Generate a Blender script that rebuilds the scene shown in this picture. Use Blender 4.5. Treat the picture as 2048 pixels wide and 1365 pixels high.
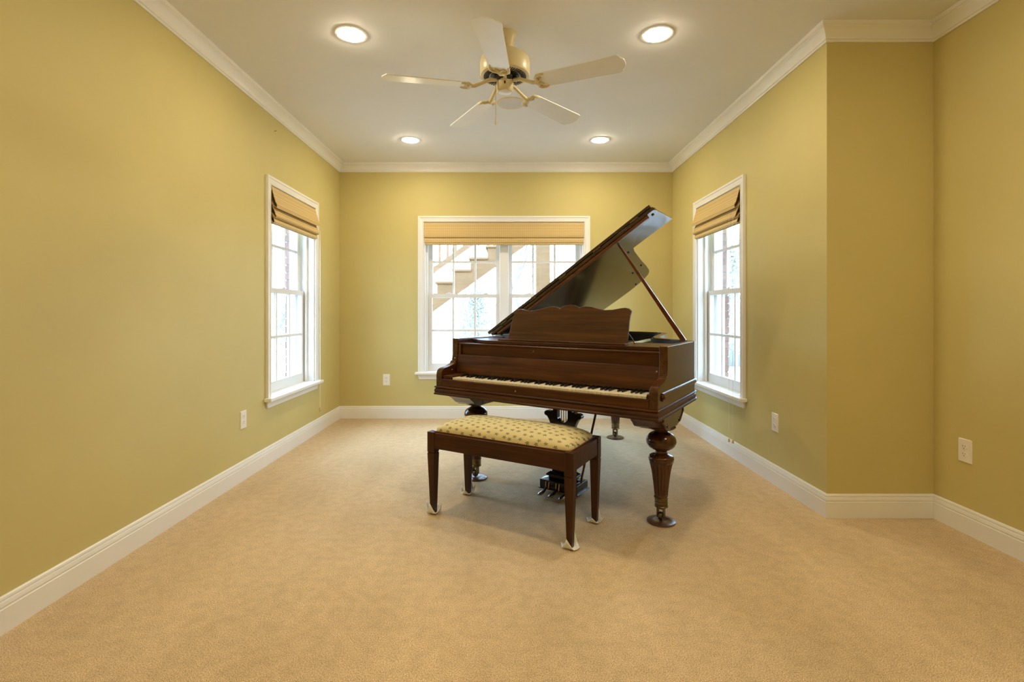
import bpy, bmesh, math, random
from mathutils import Vector, Matrix

# ------------------------------------------------------------------ clear
for o in list(bpy.data.objects):
    bpy.data.objects.remove(o, do_unlink=True)
scene = bpy.context.scene
COL = scene.collection
PI = math.pi

# ------------------------------------------------------------------ camera, world, exposure
EYE = 1.144
cam_d = bpy.data.cameras.new('camera')
cam = bpy.data.objects.new('camera', cam_d)
COL.objects.link(cam)
cam.location = (0, 0, EYE)
cam.rotation_euler = (PI / 2, 0, 0)
cam_d.sensor_width = 36.0
cam_d.lens = 990.0 / 2048 * 36
cam_d.shift_x = 10.0 / 2048
cam_d.shift_y = -58.5 / 2048
cam_d.clip_start = 0.02
cam_d.clip_end = 300
scene.camera = cam

SKY = 14.0           # overcast daylight
LAMP = 222.0          # recessed lamps
world = bpy.data.worlds.new('overcast_sky')
scene.world = world
world.use_nodes = True
bgn = world.node_tree.nodes['Background']
bgn.inputs[0].default_value = (0.46, 0.69, 1.0, 1)
bgn.inputs[1].default_value = SKY

# portals in the three window openings: they give off no light, they only guide the sampling of the sky
for loc, rot, sx, sy in (((-0.032, 5.52, 1.304), (-PI / 2, 0, 0), 1.72, 1.61), ((-2.0, 4.187, 1.304), (0, -PI / 2, 0), 1.61, 0.87), ((1.98, 4.187, 1.304), (0, PI / 2, 0), 1.61, 0.87)):
    ld = bpy.data.lights.new('sky_portal', 'AREA')
    ld.shape = 'RECTANGLE'
    ld.size, ld.size_y = sx, sy
    ld.cycles.is_portal = True
    lo = bpy.data.objects.new('sky_portal', ld)
    COL.objects.link(lo)
    lo.location, lo.rotation_euler = loc, rot

vs = scene.view_settings
vs.view_transform = 'Standard'
vs.look = 'None'
vs.exposure = 0.14
vs.gamma = 1.0
vs.use_curve_mapping = False
scene.cycles.use_denoising = True
scene.cycles.use_adaptive_sampling = True
scene.cycles.adaptive_threshold = 0.03
scene.cycles.max_bounces = 8
scene.cycles.diffuse_bounces = 5
scene.cycles.glossy_bounces = 4
scene.cycles.transparent_max_bounces = 24
scene.cycles.sample_clamp_indirect = 6.0
scene.cycles.caustics_reflective = False
scene.cycles.caustics_refractive = False


# ------------------------------------------------------------------ mesh helpers
class MB:
    def __init__(self):
        self.v = []
        self.f = []

    def add(self, vs, fs):
        n = len(self.v)
        self.v += [tuple(p) for p in vs]
        self.f += [tuple(i + n for i in f) for f in fs]
        return self

    def box(self, x0, x1, y0, y1, z0, z1, M=None):
        vs = [(x, y, z) for z in (z0, z1) for y in (y0, y1) for x in (x0, x1)]
        if M is not None:
            vs = [M @ Vector(p) for p in vs]
        return self.add(vs, [(0, 2, 3, 1), (4, 5, 7, 6), (0, 1, 5, 4), (2, 6, 7, 3), (0, 4, 6, 2), (1, 3, 7, 5)])

    def frustum(self, a, z0, b, z1):
        """a,b = (x0,x1,y0,y1) rectangles at z0 / z1"""
        vs = [(x, y, z0) for y in a[2:] for x in a[:2]] + [(x, y, z1) for y in b[2:] for x in b[:2]]
        return self.add(vs, [(0, 2, 3, 1), (4, 5, 7, 6), (0, 1, 5, 4), (2, 6, 7, 3), (0, 4, 6, 2), (1, 3, 7, 5)])

    def prism(self, pts, fn0, fn1):
        """pts 2-D outline; fn0/fn1 map (a,b) to 3-D for the two caps"""
        n = len(pts)
        vs = [fn0(*p) for p in pts] + [fn1(*p) for p in pts]
        fs = [tuple(range(n))[::-1], tuple(range(n, 2 * n))]
        fs += [(i, (i + 1) % n, n + (i + 1) % n, n + i) for i in range(n)]
        return self.add(vs, fs)

    def lathe(self, prof, seg=24, c=(0, 0), flute=None):
        """prof = [(r,z)...]; flute = (z0,z1,n,depth)"""
        vs = []
        for r, z in prof:
            for k in range(seg):
                a = 2 * PI * k / seg
                rr = r
                if flute and flute[0] <= z <= flute[1]:
                    rr = r * (1 - flute[3] * abs(math.sin(a * flute[2] / 2)) ** 0.7)
                vs.append((c[0] + rr * math.cos(a), c[1] + rr * math.sin(a), z))
        fs = []
        m = len(prof)
        for i in range(m - 1):
            for k in range(seg):
                k2 = (k + 1) % seg
                fs.append((i * seg + k, i * seg + k2, (i + 1) * seg + k2, (i + 1) * seg + k))
        fs.append(tuple(range(seg))[::-1])
        fs.append(tuple(range((m - 1) * seg, m * seg)))
        return self.add(vs, fs)

    def tube(self, pts, rad, seg=8, cap=True):
        pts = [Vector(p) for p in pts]
        if not hasattr(rad, '__len__'):
            rad = [rad] * len(pts)
        vs = []
        ref = Vector((0, 0, 1))
        for i, p in enumerate(pts):
            t = (pts[min(i + 1, len(pts) - 1)] - pts[max(i - 1, 0)]).normalized()
            a = t.cross(ref)
            if a.length < 1e-3:
                a = t.cross(Vector((1, 0, 0)))
            a.normalize()
            b = t.cross(a)
            for k in range(seg):
                an = 2 * PI * k / seg
                vs.append(p + (a * math.cos(an) + b * math.sin(an)) * rad[i])
        fs = []
        for i in range(len(pts) - 1):
            for k in range(seg):
                k2 = (k + 1) % seg
                fs.append((i * seg + k, (i + 1) * seg + k, (i + 1) * seg + k2, i * seg + k2))
        if cap:
            fs.append(tuple(range(seg)))
            n = (len(pts) - 1) * seg
            fs.append(tuple(range(n, n + seg))[::-1])
        return self.add(vs, fs)

    def wall_strip(self, path, th, z0, z1):
        """upright wall following path, thickness th to the left of travel"""
        n = len(path)
        inn = []
        for i, p in enumerate(path):
            a = Vector(path[max(i - 1, 0)])
            b = Vector(path[min(i + 1, n - 1)])
            t = (b - a).normalized()
            inn.append((p[0] - t.y * th, p[1] + t.x * th))
        vs = [(x, y, z0) for x, y in path] + [(x, y, z1) for x, y in path]
        vs += [(x, y, z0) for x, y in inn] + [(x, y, z1) for x, y in inn]
        fs = []
        for i in range(n - 1):
            fs += [(i, i + 1, n + i + 1, n + i), (2 * n + i + 1, 2 * n + i, 3 * n + i, 3 * n + i + 1),
                   (n + i, n + i + 1, 3 * n + i + 1, 3 * n + i), (i + 1, i, 2 * n + i, 2 * n + i + 1)]
        fs += [(0, n, 3 * n, 2 * n), (n - 1, 3 * n - 1, 4 * n - 1, 2 * n - 1)]
        return self.add(vs, fs)

    def mesh(self, name, smooth=None, tri=False):
        me = bpy.data.meshes.new(name)
        me.from_pydata([tuple(p) for p in self.v], [], self.f)
        bm = bmesh.new()
        bm.from_mesh(me)
        bmesh.ops.recalc_face_normals(bm, faces=bm.faces)
        bm.to_mesh(me)
        bm.free()
        if smooth:
            for p in me.polygons:
                p.use_smooth = True
            me.set_sharp_from_angle(angle=math.radians(smooth))
        me.update()
        return me

    def obj(self, name, mat, parent=None, smooth=None, bevel=0, seg=2, loc=None):
        me = self.mesh(name, smooth)
        me.materials.append(mat)
        o = bpy.data.objects.new(name, me)
        COL.objects.link(o)
        if parent is not None:
            o.parent = parent
        if loc is not None:
            o.location = loc
        if bevel:
            m = o.modifiers.new('bevel', 'BEVEL')
            m.width = bevel
            m.segments = seg
            m.limit_method = 'ANGLE'
            m.angle_limit = math.radians(40)
            if not smooth:
                for p in me.polygons:
                    p.use_smooth = True
                me.set_sharp_from_angle(angle=math.radians(60))
                m.harden_normals = True
        return o


def tag(o, label=None, cat=None, group=None, kind=None):
    if label: o['label'] = label
    if cat: o['category'] = cat
    if group: o['group'] = group
    if kind: o['kind'] = kind
    return o


def empty(name, loc=(0, 0, 0), rz=0.0):
    o = bpy.data.objects.new(name, None)
    COL.objects.link(o)
    o.location = loc
    o.rotation_euler = (0, 0, rz)
    o.empty_display_size = 0.1
    return o


def inst(o, name, parent, loc=(0, 0, 0), rot=(0, 0, 0)):
    c = o.copy()
    c.name = name
    COL.objects.link(c)
    c.parent = parent
    c.location = loc
    c.rotation_euler = rot
    return c


def copy_tree(o, parent=None):
    c = o.copy()
    COL.objects.link(c)
    c.parent = parent
    for ch in list(o.children):
        copy_tree(ch, c)
    return c


# ------------------------------------------------------------------ materials
def new_mat(name):
    m = bpy.data.materials.new(name)
    m.use_nodes = True
    nt = m.node_tree
    return m, nt, nt.nodes['Principled BSDF']


def N(nt, typ, **kw):
    n = nt.nodes.new(typ)
    for k, v in kw.items():
        setattr(n, k, v)
    return n


def ramp(nt, stops):
    r = N(nt, 'ShaderNodeValToRGB')
    e = r.color_ramp.elements
    while len(e) < len(stops):
        e.new(0.5)
    for el, (p, c) in zip(e, stops):
        el.position = p
        el.color = (*c, 1)
    return r


def noise(nt, vec, scale, detail=3, rough=0.5):
    n = N(nt, 'ShaderNodeTexNoise')
    n.inputs['Scale'].default_value = scale
    n.inputs['Detail'].default_value = detail
    n.inputs['Roughness'].default_value = rough
    nt.links.new(vec, n.inputs['Vector'])
    return n


def coords(nt, kind='Object', scale=(1, 1, 1), rot=(0, 0, 0)):
    tc = N(nt, 'ShaderNodeTexCoord')
    mp = N(nt, 'ShaderNodeMapping')
    mp.inputs['Scale'].default_value = scale
    mp.inputs['Rotation'].default_value = rot
    nt.links.new(tc.outputs[kind], mp.inputs['Vector'])
    return mp.outputs[0]


def bump(nt, b, height, strength, dist=0.002):
    bn = N(nt, 'ShaderNodeBump')
    bn.inputs['Strength'].default_value = strength
    bn.inputs['Distance'].default_value = dist
    nt.links.new(height, bn.inputs['Height'])
    nt.links.new(bn.outputs[0], b.inputs['Normal'])


def plain(name, col, rough=0.5, metal=0.0, var=0.06, vscale=6, bump_s=0, bump_scale=200, coat=0, spec=0.5):
    m, nt, b = new_mat(name)
    v = coords(nt)
    n = noise(nt, v, vscale)
    lo = tuple(c * (1 - var) for c in col)
    hi = tuple(min(1, c * (1 + var)) for c in col)
    r = ramp(nt, [(0.3, lo), (0.7, hi)])
    nt.links.new(n.outputs['Fac'], r.inputs[0])
    nt.links.new(r.outputs[0], b.inputs['Base Color'])
    b.inputs['Roughness'].default_value = rough
    b.inputs['Metallic'].default_value = metal
    b.inputs['Coat Weight'].default_value = coat
    b.inputs['Specular IOR Level'].default_value = spec
    if bump_s:
        n2 = noise(nt, v, bump_scale, 2)
        bump(nt, b, n2.outputs['Fac'], bump_s)
    return m


def wood(name, dark, mid, light, scale, rough=0.3, coat=0.25, coat_rough=0.12, spec=0.35):
    m, nt, b = new_mat(name)
    v = coords(nt, 'Object', scale)
    n = noise(nt, v, 1.0, 6, 0.6)
    n.inputs['Distortion'].default_value = 0.6
    r = ramp(nt, [(0.25, dark), (0.5, mid), (0.78, light)])
    nt.links.new(n.outputs['Fac'], r.inputs[0])
    v2 = coords(nt, 'Object', (3, 3, 3))
    n2 = noise(nt, v2, 1.0, 2)
    mx = N(nt, 'ShaderNodeMix', data_type='RGBA', blend_type='MULTIPLY')
    mx.inputs[0].default_value = 0.45
    nt.links.new(r.outputs[0], mx.inputs[6])
    r2 = ramp(nt, [(0.3, (0.55, 0.55, 0.55)), (0.7, (1, 1, 1))])
    nt.links.new(n2.outputs['Fac'], r2.inputs[0])
    nt.links.new(r2.outputs[0], mx.inputs[7])
    nt.links.new(mx.outputs[2], b.inputs['Base Color'])
    b.inputs['Roughness'].default_value = rough
    b.inputs['Specular IOR Level'].default_value = spec
    b.inputs['Coat Weight'].default_value = coat
    b.inputs['Coat Roughness'].default_value = coat_rough
    bump(nt, b, n.outputs['Fac'], 0.06, 0.001)
    return m


M = {}
M['wall'] = plain('wall_paint', (0.585, 0.50, 0.205), 0.6, var=0.02, vscale=2.5, bump_s=0.05, bump_scale=220, spec=0.3)
M['ceiling'] = plain('ceiling_paint', (0.82, 0.825, 0.83), 0.7, var=0.015, vscale=2, bump_s=0.04, bump_scale=150, spec=0.2)
M['trim'] = plain('white_trim_paint', (0.82, 0.81, 0.77), 0.32, var=0.015, vscale=4)
M['vinyl'] = plain('white_sash', (0.74, 0.73, 0.70), 0.35, var=0.015)
M['ivory_plastic'] = plain('outlet_plastic', (0.84, 0.80, 0.72), 0.35, var=0.02)
M['outlet_dark'] = plain('outlet_slot', (0.08, 0.065, 0.04), 0.5)
DK, MD, LT = (0.022, 0.0062, 0.0010), (0.066, 0.0205, 0.0030), (0.125, 0.042, 0.0065)
M['wood'] = wood('mahogany', DK, MD, LT, (2.0, 38, 38), 0.38, 0.05, spec=0.22)
M['wood_desk'] = wood('mahogany_desk', DK, MD, LT, (2.0, 38, 38), 0.30, 0.3, 0.28)
M['wood_v'] = wood('mahogany_side', DK, MD, LT, (38, 2.0, 38), 0.25, 0.2)
M['wood_z'] = wood('mahogany_turned', DK, MD, LT, (30, 30, 2.2), 0.2, 0.4)
M['wood_lid'] = wood('mahogany_lid', (0.018, 0.008, 0.004), (0.036, 0.0165, 0.008), (0.055, 0.025, 0.012), (2.5, 40, 40), 0.2, 0.5, 0.1)
M['wood_red'] = wood('red_mahogany', (0.07, 0.018, 0.005), (0.14, 0.04, 0.011), (0.2, 0.06, 0.017), (3, 40, 40), 0.3, 0.3)
M['wood_bench'] = wood('walnut_bench', (0.032, 0.0105, 0.0024), (0.058, 0.0195, 0.0045), (0.085, 0.030, 0.0075), (2.4, 45, 45), 0.42, 0.03, spec=0.2)
M['wood_bench_z'] = wood('walnut_bench_leg', (0.032, 0.0105, 0.0024), (0.058, 0.0195, 0.0045), (0.085, 0.030, 0.0075), (45, 45, 2.4), 0.42, 0.03, spec=0.2)
M['dark_wood'] = wood('ebonised_wood', (0.008, 0.004, 0.003), (0.014, 0.008, 0.005), (0.022, 0.012, 0.008), (4, 30, 30), 0.22, 0.4)
M['black'] = plain('matte_black', (0.010, 0.009, 0.009), 0.5)
M['brass'] = plain('brass', (0.55, 0.36, 0.12), 0.32, 1.0)
M['brass_old'] = plain('aged_brass', (0.16, 0.115, 0.055), 0.42, 1.0, var=0.25, vscale=40)
M['chrome'] = plain('pedal_metal', (0.35, 0.33, 0.30), 0.22, 1.0)
M['plate'] = plain('gilded_plate', (0.42, 0.32, 0.13), 0.4, 0.6)
M['string'] = plain('steel_strings', (0.45, 0.42, 0.36), 0.3, 1.0)
M['spruce'] = plain('soundboard', (0.38, 0.24, 0.10), 0.4)
M['key_white'] = plain('ivory_key', (0.80, 0.72, 0.52), 0.25, var=0.03, vscale=12)
M['key_black'] = plain('ebony_key', (0.012, 0.011, 0.010), 0.25)
M['felt'] = plain('white_felt', (0.86, 0.86, 0.82), 0.9, var=0.06, vscale=30, spec=0.1)
M['fan_cream'] = plain('cream_enamel', (0.72, 0.63, 0.40), 0.35, var=0.02)
M['fan_white'] = plain('fan_blade_white', (0.90, 0.92, 0.92), 0.28, var=0.02)
M['motor'] = plain('motor_steel', (0.05, 0.055, 0.065), 0.25, 0.8)
M['grille'] = plain('speaker_grille', (0.66, 0.65, 0.62), 0.6, bump_s=0.3, bump_scale=500)
M['cord'] = plain('cord_white', (0.80, 0.77, 0.68), 0.7)
M['tape'] = plain('edge_binding', (0.10, 0.06, 0.025), 0.8)
M['tassel'] = plain('tassel_wood', (0.62, 0.48, 0.25), 0.5)
M['nail'] = plain('nail_dark', (0.06, 0.05, 0.04), 0.4, 0.6)
M['mortar'] = plain('mortar', (0.20, 0.165, 0.135), 0.9, var=0.1, vscale=30, bump_s=0.3)
M['deck'] = wood('weathered_deck_timber', (0.215, 0.118, 0.055), (0.26, 0.145, 0.070), (0.30, 0.17, 0.085), (3, 30, 30), 0.8, 0)
M['fence'] = plain('picket_white', (0.40, 0.33, 0.29), 0.8, var=0.12, vscale=4)
M['fence_grey'] = wood('grey_fence_board', (0.16, 0.17, 0.16), (0.24, 0.25, 0.23), (0.32, 0.32, 0.29), (20, 20, 2), 0.9, 0)
M['bark'] = plain('pale_bark', (0.26, 0.22, 0.19), 0.9, var=0.25, vscale=5)
M['leaf'] = plain('evergreen_leaf', (0.34, 0.36, 0.29), 0.7, var=0.25, vscale=3)
M['coaster'] = wood('coaster_wood', (0.06, 0.025, 0.014), (0.10, 0.045, 0.026), (0.13, 0.06, 0.035), (25, 4, 25), 0.3, 0.3)


def mat_carpet():
    m, nt, b = new_mat('beige_carpet')
    v = coords(nt)
    vs_ = coords(nt, 'Object', (1.0, 0.35, 1.0), (0, 0, 0.5))
    big = noise(nt, vs_, 1.7, 3, 0.6)
    med = noise(nt, v, 22, 3)
    fine = noise(nt, v, 210, 2, 0.7)
    fine2 = noise(nt, v, 420, 1, 0.5)
    ad = N(nt, 'ShaderNodeMath', operation='MULTIPLY_ADD')
    ad.inputs[1].default_value = 0.5
    nt.links.new(fine2.outputs['Fac'], ad.inputs[0])
    hf = N(nt, 'ShaderNodeMath', operation='MULTIPLY')
    hf.inputs[1].default_value = 0.5
    nt.links.new(fine.outputs['Fac'], hf.inputs[0])
    nt.links.new(hf.outputs[0], ad.inputs[2])
    r = ramp(nt, [(0.36, (0.30, 0.195, 0.09)), (0.46, (0.63, 0.465, 0.265)), (0.54, (0.74, 0.56, 0.335)), (0.64, (0.97, 0.80, 0.53))])
    nt.links.new(ad.outputs[0], r.inputs[0])
    col = r.outputs[0]
    for src, lo, fac in ((big, (0.80, 0.79, 0.77), 0.9), (med, (0.84, 0.83, 0.82), 0.7)):
        rb = ramp(nt, [(0.34, lo), (0.62, (1, 1, 1))])
        nt.links.new(src.outputs['Fac'], rb.inputs[0])
        mx = N(nt, 'ShaderNodeMix', data_type='RGBA', blend_type='MULTIPLY')
        mx.inputs[0].default_value = fac
        nt.links.new(col, mx.inputs[6])
        nt.links.new(rb.outputs[0], mx.inputs[7])
        col = mx.outputs[2]
    nt.links.new(col, b.inputs['Base Color'])
    b.inputs['Roughness'].default_value = 0.95
    b.inputs['Specular IOR Level'].default_value = 0.1
    b.inputs['Sheen Weight'].default_value = 0.15
    bump(nt, b, ad.outputs[0], 0.5, 0.004)
    return m


def mat_bamboo():
    m, nt, b = new_mat('woven_bamboo')
    tc = N(nt, 'ShaderNodeTexCoord')
    sep = N(nt, 'ShaderNodeSeparateXYZ')
    nt.links.new(tc.outputs['Object'], sep.inputs[0])

    def wave(out, freq):
        mu = N(nt, 'ShaderNodeMath', operation='MULTIPLY')
        mu.inputs[1].default_value = freq * 2 * PI
        nt.links.new(out, mu.inputs[0])
        s = N(nt, 'ShaderNodeMath', operation='SINE')
        nt.links.new(mu.outputs[0], s.inputs[0])
        return s.outputs[0]
    hz = wave(sep.outputs['Z'], 90)
    vx = wave(sep.outputs['X'], 45)
    n1 = N(nt, 'ShaderNodeTexNoise', noise_dimensions='1D')
    n1.inputs['Scale'].default_value = 130
    nt.links.new(sep.outputs['Z'], n1.inputs['W'])
    a = N(nt, 'ShaderNodeMath', operation='MULTIPLY_ADD')
    a.inputs[1].default_value = 0.24
    nt.links.new(hz, a.inputs[0])
    nt.links.new(n1.outputs['Fac'], a.inputs[2])
    c = N(nt, 'ShaderNodeMath', operation='MULTIPLY_ADD')
    c.inputs[1].default_value = 0.07
    nt.links.new(vx, c.inputs[0])
    nt.links.new(a.outputs[0], c.inputs[2])
    r = ramp(nt, [(0.15, (0.44, 0.29, 0.10)), (0.5, (0.70, 0.50, 0.205)), (0.85, (0.82, 0.64, 0.31))])
    nt.links.new(c.outputs[0], r.inputs[0])
    nt.links.new(r.outputs[0], b.inputs['Base Color'])
    b.inputs['Roughness'].default_value = 0.6
    bump(nt, b, c.outputs[0], 0.5, 0.002)
    tr = N(nt, 'ShaderNodeBsdfTranslucent')
    nt.links.new(r.outputs[0], tr.inputs[0])
    mix = N(nt, 'ShaderNodeMixShader')
    mix.inputs[0].default_value = 0.12
    nt.links.new(b.outputs[0], mix.inputs[1])
    nt.links.new(tr.outputs[0], mix.inputs[2])
    nt.links.new(mix.outputs[0], nt.nodes['Material Output'].inputs[0])
    return m


def mat_glass():
    m, nt, b = new_mat('window_glass')
    nt.nodes.remove(b)
    t = N(nt, 'ShaderNodeBsdfTransparent')
    t.inputs[0].default_value = (0.97, 0.985, 0.98, 1)
    g = N(nt, 'ShaderNodeBsdfGlossy')
    g.inputs['Roughness'].default_value = 0.02
    f = N(nt, 'ShaderNodeFresnel')
    mix = N(nt, 'ShaderNodeMixShader')
    geo = N(nt, 'ShaderNodeNewGeometry')           # the far face of the pane: no internal reflection, the ray is not bent
    ior = N(nt, 'ShaderNodeMapRange')
    ior.inputs['To Min'].default_value = 1.45
    ior.inputs['To Max'].default_value = 1 / 1.45
    nt.links.new(geo.outputs['Backfacing'], ior.inputs['Value'])
    nt.links.new(ior.outputs[0], f.inputs[0])
    nt.links.new(f.outputs[0], mix.inputs[0])
    nt.links.new(t.outputs[0], mix.inputs[1])
    nt.links.new(g.outputs[0], mix.inputs[2])
    nt.links.new(mix.outputs[0], nt.nodes['Material Output'].inputs[0])
    return m


def mat_lamp():
    m, nt, b = new_mat('lamp_lens')
    e = N(nt, 'ShaderNodeEmission')
    e.inputs[0].default_value = (1.0, 0.845, 0.60, 1)
    e.inputs[1].default_value = LAMP
    nt.links.new(e.outputs[0], nt.nodes['Material Output'].inputs[0])
    return m


def mat_fabric():
    """cream fabric with a small dark leaf-sprig print (half-drop repeat)"""
    m, nt, b = new_mat('sprig_fabric')
    tc = N(nt, 'ShaderNodeTexCoord')
    mp = N(nt, 'ShaderNodeMapping')
    mp.inputs['Scale'].default_value = (1 / 0.047, 1 / 0.043, 0)
    mp.inputs['Rotation'].default_value = (0, 0, 0.35)
    s0 = N(nt, 'ShaderNodeSeparateXYZ')              # the print wraps down over the front edge
    nt.links.new(tc.outputs['Object'], s0.inputs[0])
    yz = N(nt, 'ShaderNodeMath', operation='ADD')
    nt.links.new(s0.outputs['Y'], yz.inputs[0])
    nt.links.new(s0.outputs['Z'], yz.inputs[1])
    cb = N(nt, 'ShaderNodeCombineXYZ')
    nt.links.new(s0.outputs['X'], cb.inputs['X'])
    nt.links.new(yz.outputs[0], cb.inputs['Y'])
    nt.links.new(cb.outputs[0], mp.inputs[0])
    vor = N(nt, 'ShaderNodeTexVoronoi', voronoi_dimensions='2D')
    vor.inputs['Scale'].default_value = 1.0
    vor.inputs['Randomness'].default_value = 0.42
    nt.links.new(mp.outputs[0], vor.inputs['Vector'])
    sub = N(nt, 'ShaderNodeVectorMath', operation='SUBTRACT')
    nt.links.new(mp.outputs[0], sub.inputs[0])
    nt.links.new(vor.outputs['Position'], sub.inputs[1])
    sepc = N(nt, 'ShaderNodeSeparateColor')
    nt.links.new(vor.outputs['Color'], sepc.inputs[0])
    ang = N(nt, 'ShaderNodeMath', operation='MULTIPLY')
    ang.inputs[1].default_value = 6.283
    nt.links.new(sepc.outputs[0], ang.inputs[0])
    rot = N(nt, 'ShaderNodeVectorRotate', rotation_type='Z_AXIS')
    nt.links.new(sub.outputs[0], rot.inputs['Vector'])
    nt.links.new(ang.outputs[0], rot.inputs['Angle'])
    sep = N(nt, 'ShaderNodeSeparateXYZ')
    nt.links.new(rot.outputs[0], sep.inputs[0])

    def math_(op, a, bv):
        n = N(nt, 'ShaderNodeMath', operation=op)
        for i, x in enumerate((a, bv)):
            if x is None:
                continue
            if isinstance(x, (int, float)):
                n.inputs[i].default_value = x
            else:
                nt.links.new(x, n.inputs[i])
        return n.outputs[0]
    # five slim leaves: each an ellipse along a direction from the sprig's foot
    total = None
    for (dx, dy, an, ln, wd) in [(0.0, 0.17, 1.57, 0.15, 0.052), (-0.15, 0.09, 2.5, 0.14, 0.05), (0.15, 0.09, 0.65, 0.14, 0.05),
                                 (-0.11, -0.10, 3.7, 0.12, 0.042), (0.10, -0.09, -0.5, 0.12, 0.042), (0.0, -0.16, 1.5, 0.15, 0.018)]:
        x = math_('SUBTRACT', sep.outputs['X'], dx)
        y = math_('SUBTRACT', sep.outputs['Y'], dy)
        ca, sa = math.cos(an), math.sin(an)
        p = math_('ADD', math_('MULTIPLY', x, ca / ln), math_('MULTIPLY', y, sa / ln))
        q = math_('ADD', math_('MULTIPLY', x, -sa / wd), math_('MULTIPLY', y, ca / wd))
        e = math_('ADD', math_('MULTIPLY', p, p), math_('MULTIPLY', q, q))
        i = math_('LESS_THAN', e, 1.0)
        total = i if total is None else math_('MAXIMUM', total, i)
    nz = noise(nt, tc.outputs['Object'], 14, 2)
    base = ramp(nt, [(0.3, (0.64, 0.55, 0.28)), (0.7, (0.70, 0.61, 0.33))])
    nt.links.new(nz.outputs['Fac'], base.inputs[0])
    mx = N(nt, 'ShaderNodeMix', data_type='RGBA')
    nt.links.new(total, mx.inputs[0])
    nt.links.new(base.outputs[0], mx.inputs[6])
    mx.inputs[7].default_value = (0.10, 0.09, 0.06, 1)
    nt.links.new(mx.outputs[2], b.inputs['Base Color'])
    b.inputs['Roughness'].default_value = 0.85
    b.inputs['Specular IOR Level'].default_value = 0.15
    wv = noise(nt, tc.outputs['Object'], 700, 1)
    bump(nt, b, wv.outputs['Fac'], 0.15, 0.001)
    return m


def mat_brick():
    m, nt, b = new_mat('red_brick')
    oi = N(nt, 'ShaderNodeObjectInfo')
    v = coords(nt)
    n = noise(nt, v, 30, 4)
    r = ramp(nt, [(0.0, (0.13, 0.075, 0.058)), (0.5, (0.20, 0.105, 0.078)), (1.0, (0.26, 0.15, 0.115))])
    ad = N(nt, 'ShaderNodeMath', operation='MULTIPLY_ADD')
    ad.inputs[1].default_value = 0.5
    nt.links.new(n.outputs['Fac'], ad.inputs[0])
    mu = N(nt, 'ShaderNodeMath', operation='MULTIPLY')
    mu.inputs[1].default_value = 0.6
    nt.links.new(oi.outputs['Random'], mu.inputs[0])
    nt.links.new(mu.outputs[0], ad.inputs[2])
    nt.links.new(ad.outputs[0], r.inputs[0])
    nt.links.new(r.outputs[0], b.inputs['Base Color'])
    b.inputs['Roughness'].default_value = 0.9
    bump(nt, b, n.outputs['Fac'], 0.4, 0.003)
    return m


def mat_ground():
    m, nt, b = new_mat('leaf_litter')
    v = coords(nt)
    n = noise(nt, v, 2.5, 8, 0.75)
    r = ramp(nt, [(0.25, (0.12, 0.075, 0.05)), (0.5, (0.36, 0.28, 0.22)), (0.7, (0.5, 0.44, 0.38))])
    nt.links.new(n.outputs['Fac'], r.inputs[0])
    nt.links.new(r.outputs[0], b.inputs['Base Color'])
    b.inputs['Roughness'].default_value = 1.0
    return m


M['carpet'] = mat_carpet()
M['bamboo'] = mat_bamboo()
M['glass'] = mat_glass()
M['lamp'] = mat_lamp()
M['fabric'] = mat_fabric()
M['brick'] = mat_brick()
M['ground'] = mat_ground()

# ------------------------------------------------------------------ room shell
XL, XR, XS = -1.80, 1.78, 2.374     # left wall, right wall, near right wall
YB, YJ, YF = 5.319, 2.755, -1.60    # back wall, return wall, wall behind the camera
H = 2.735
WT = 0.14                           # frame wall thickness

# openings (inner casing edge)
BW = (-0.892, 0.828, 0.499, 2.109)  # back window x0,x1,z0,z1
SW = (3.752, 4.622, 0.499, 2.109)   # side windows y0,y1,z0,z1


def S(o):
    o['kind'] = 'structure'
    return o


fl = MB().box(XL - 0.15, XS + 0.15, YF - 0.15, YB + 0.15, -0.06, 0.0)
S(fl.obj('floor', M['carpet']))
ce = MB().box(XL - 0.15, XS + 0.15, YF - 0.15, YB + 0.15, H, H + 0.06)
S(ce.obj('ceiling', M['ceiling']))

b = MB()
b.box(XL - WT, XL, YF - WT, SW[0], 0, H).box(XL - WT, XL, SW[1], YB + WT, 0, H)
b.box(XL - WT, XL, SW[0], SW[1], 0, SW[2] - 0.024).box(XL - WT, XL, SW[0], SW[1], SW[3], H)
S(b.obj('wall_left', M['wall']))
b = MB()
b.box(XL, BW[0], YB, YB + WT, 0, H).box(BW[1], XR, YB, YB + WT, 0, H)
b.box(BW[0], BW[1], YB, YB + WT, 0, BW[2] - 0.024).box(BW[0], BW[1], YB, YB + WT, BW[3], H)
S(b.obj('wall_back', M['wall']))
b = MB()
b.box(XR, XR + WT, YJ, SW[0], 0, H).box(XR, XR + WT, SW[1], YB + WT, 0, H)
b.box(XR, XR + WT, SW[0], SW[1], 0, SW[2] - 0.024).box(XR, XR + WT, SW[0], SW[1], SW[3], H)
S(b.obj('wall_right', M['wall']))
S(MB().box(XR + WT, XS + WT, YJ, YJ + WT, 0, H).obj('wall_return', M['wall']))
S(MB().box(XS, XS + WT, YF - WT, YJ, 0, H).obj('wall_near_right', M['wall']))
S(MB().box(XL, XS, YF - WT, YF, 0, H).obj('wall_front', M['wall']))


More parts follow.
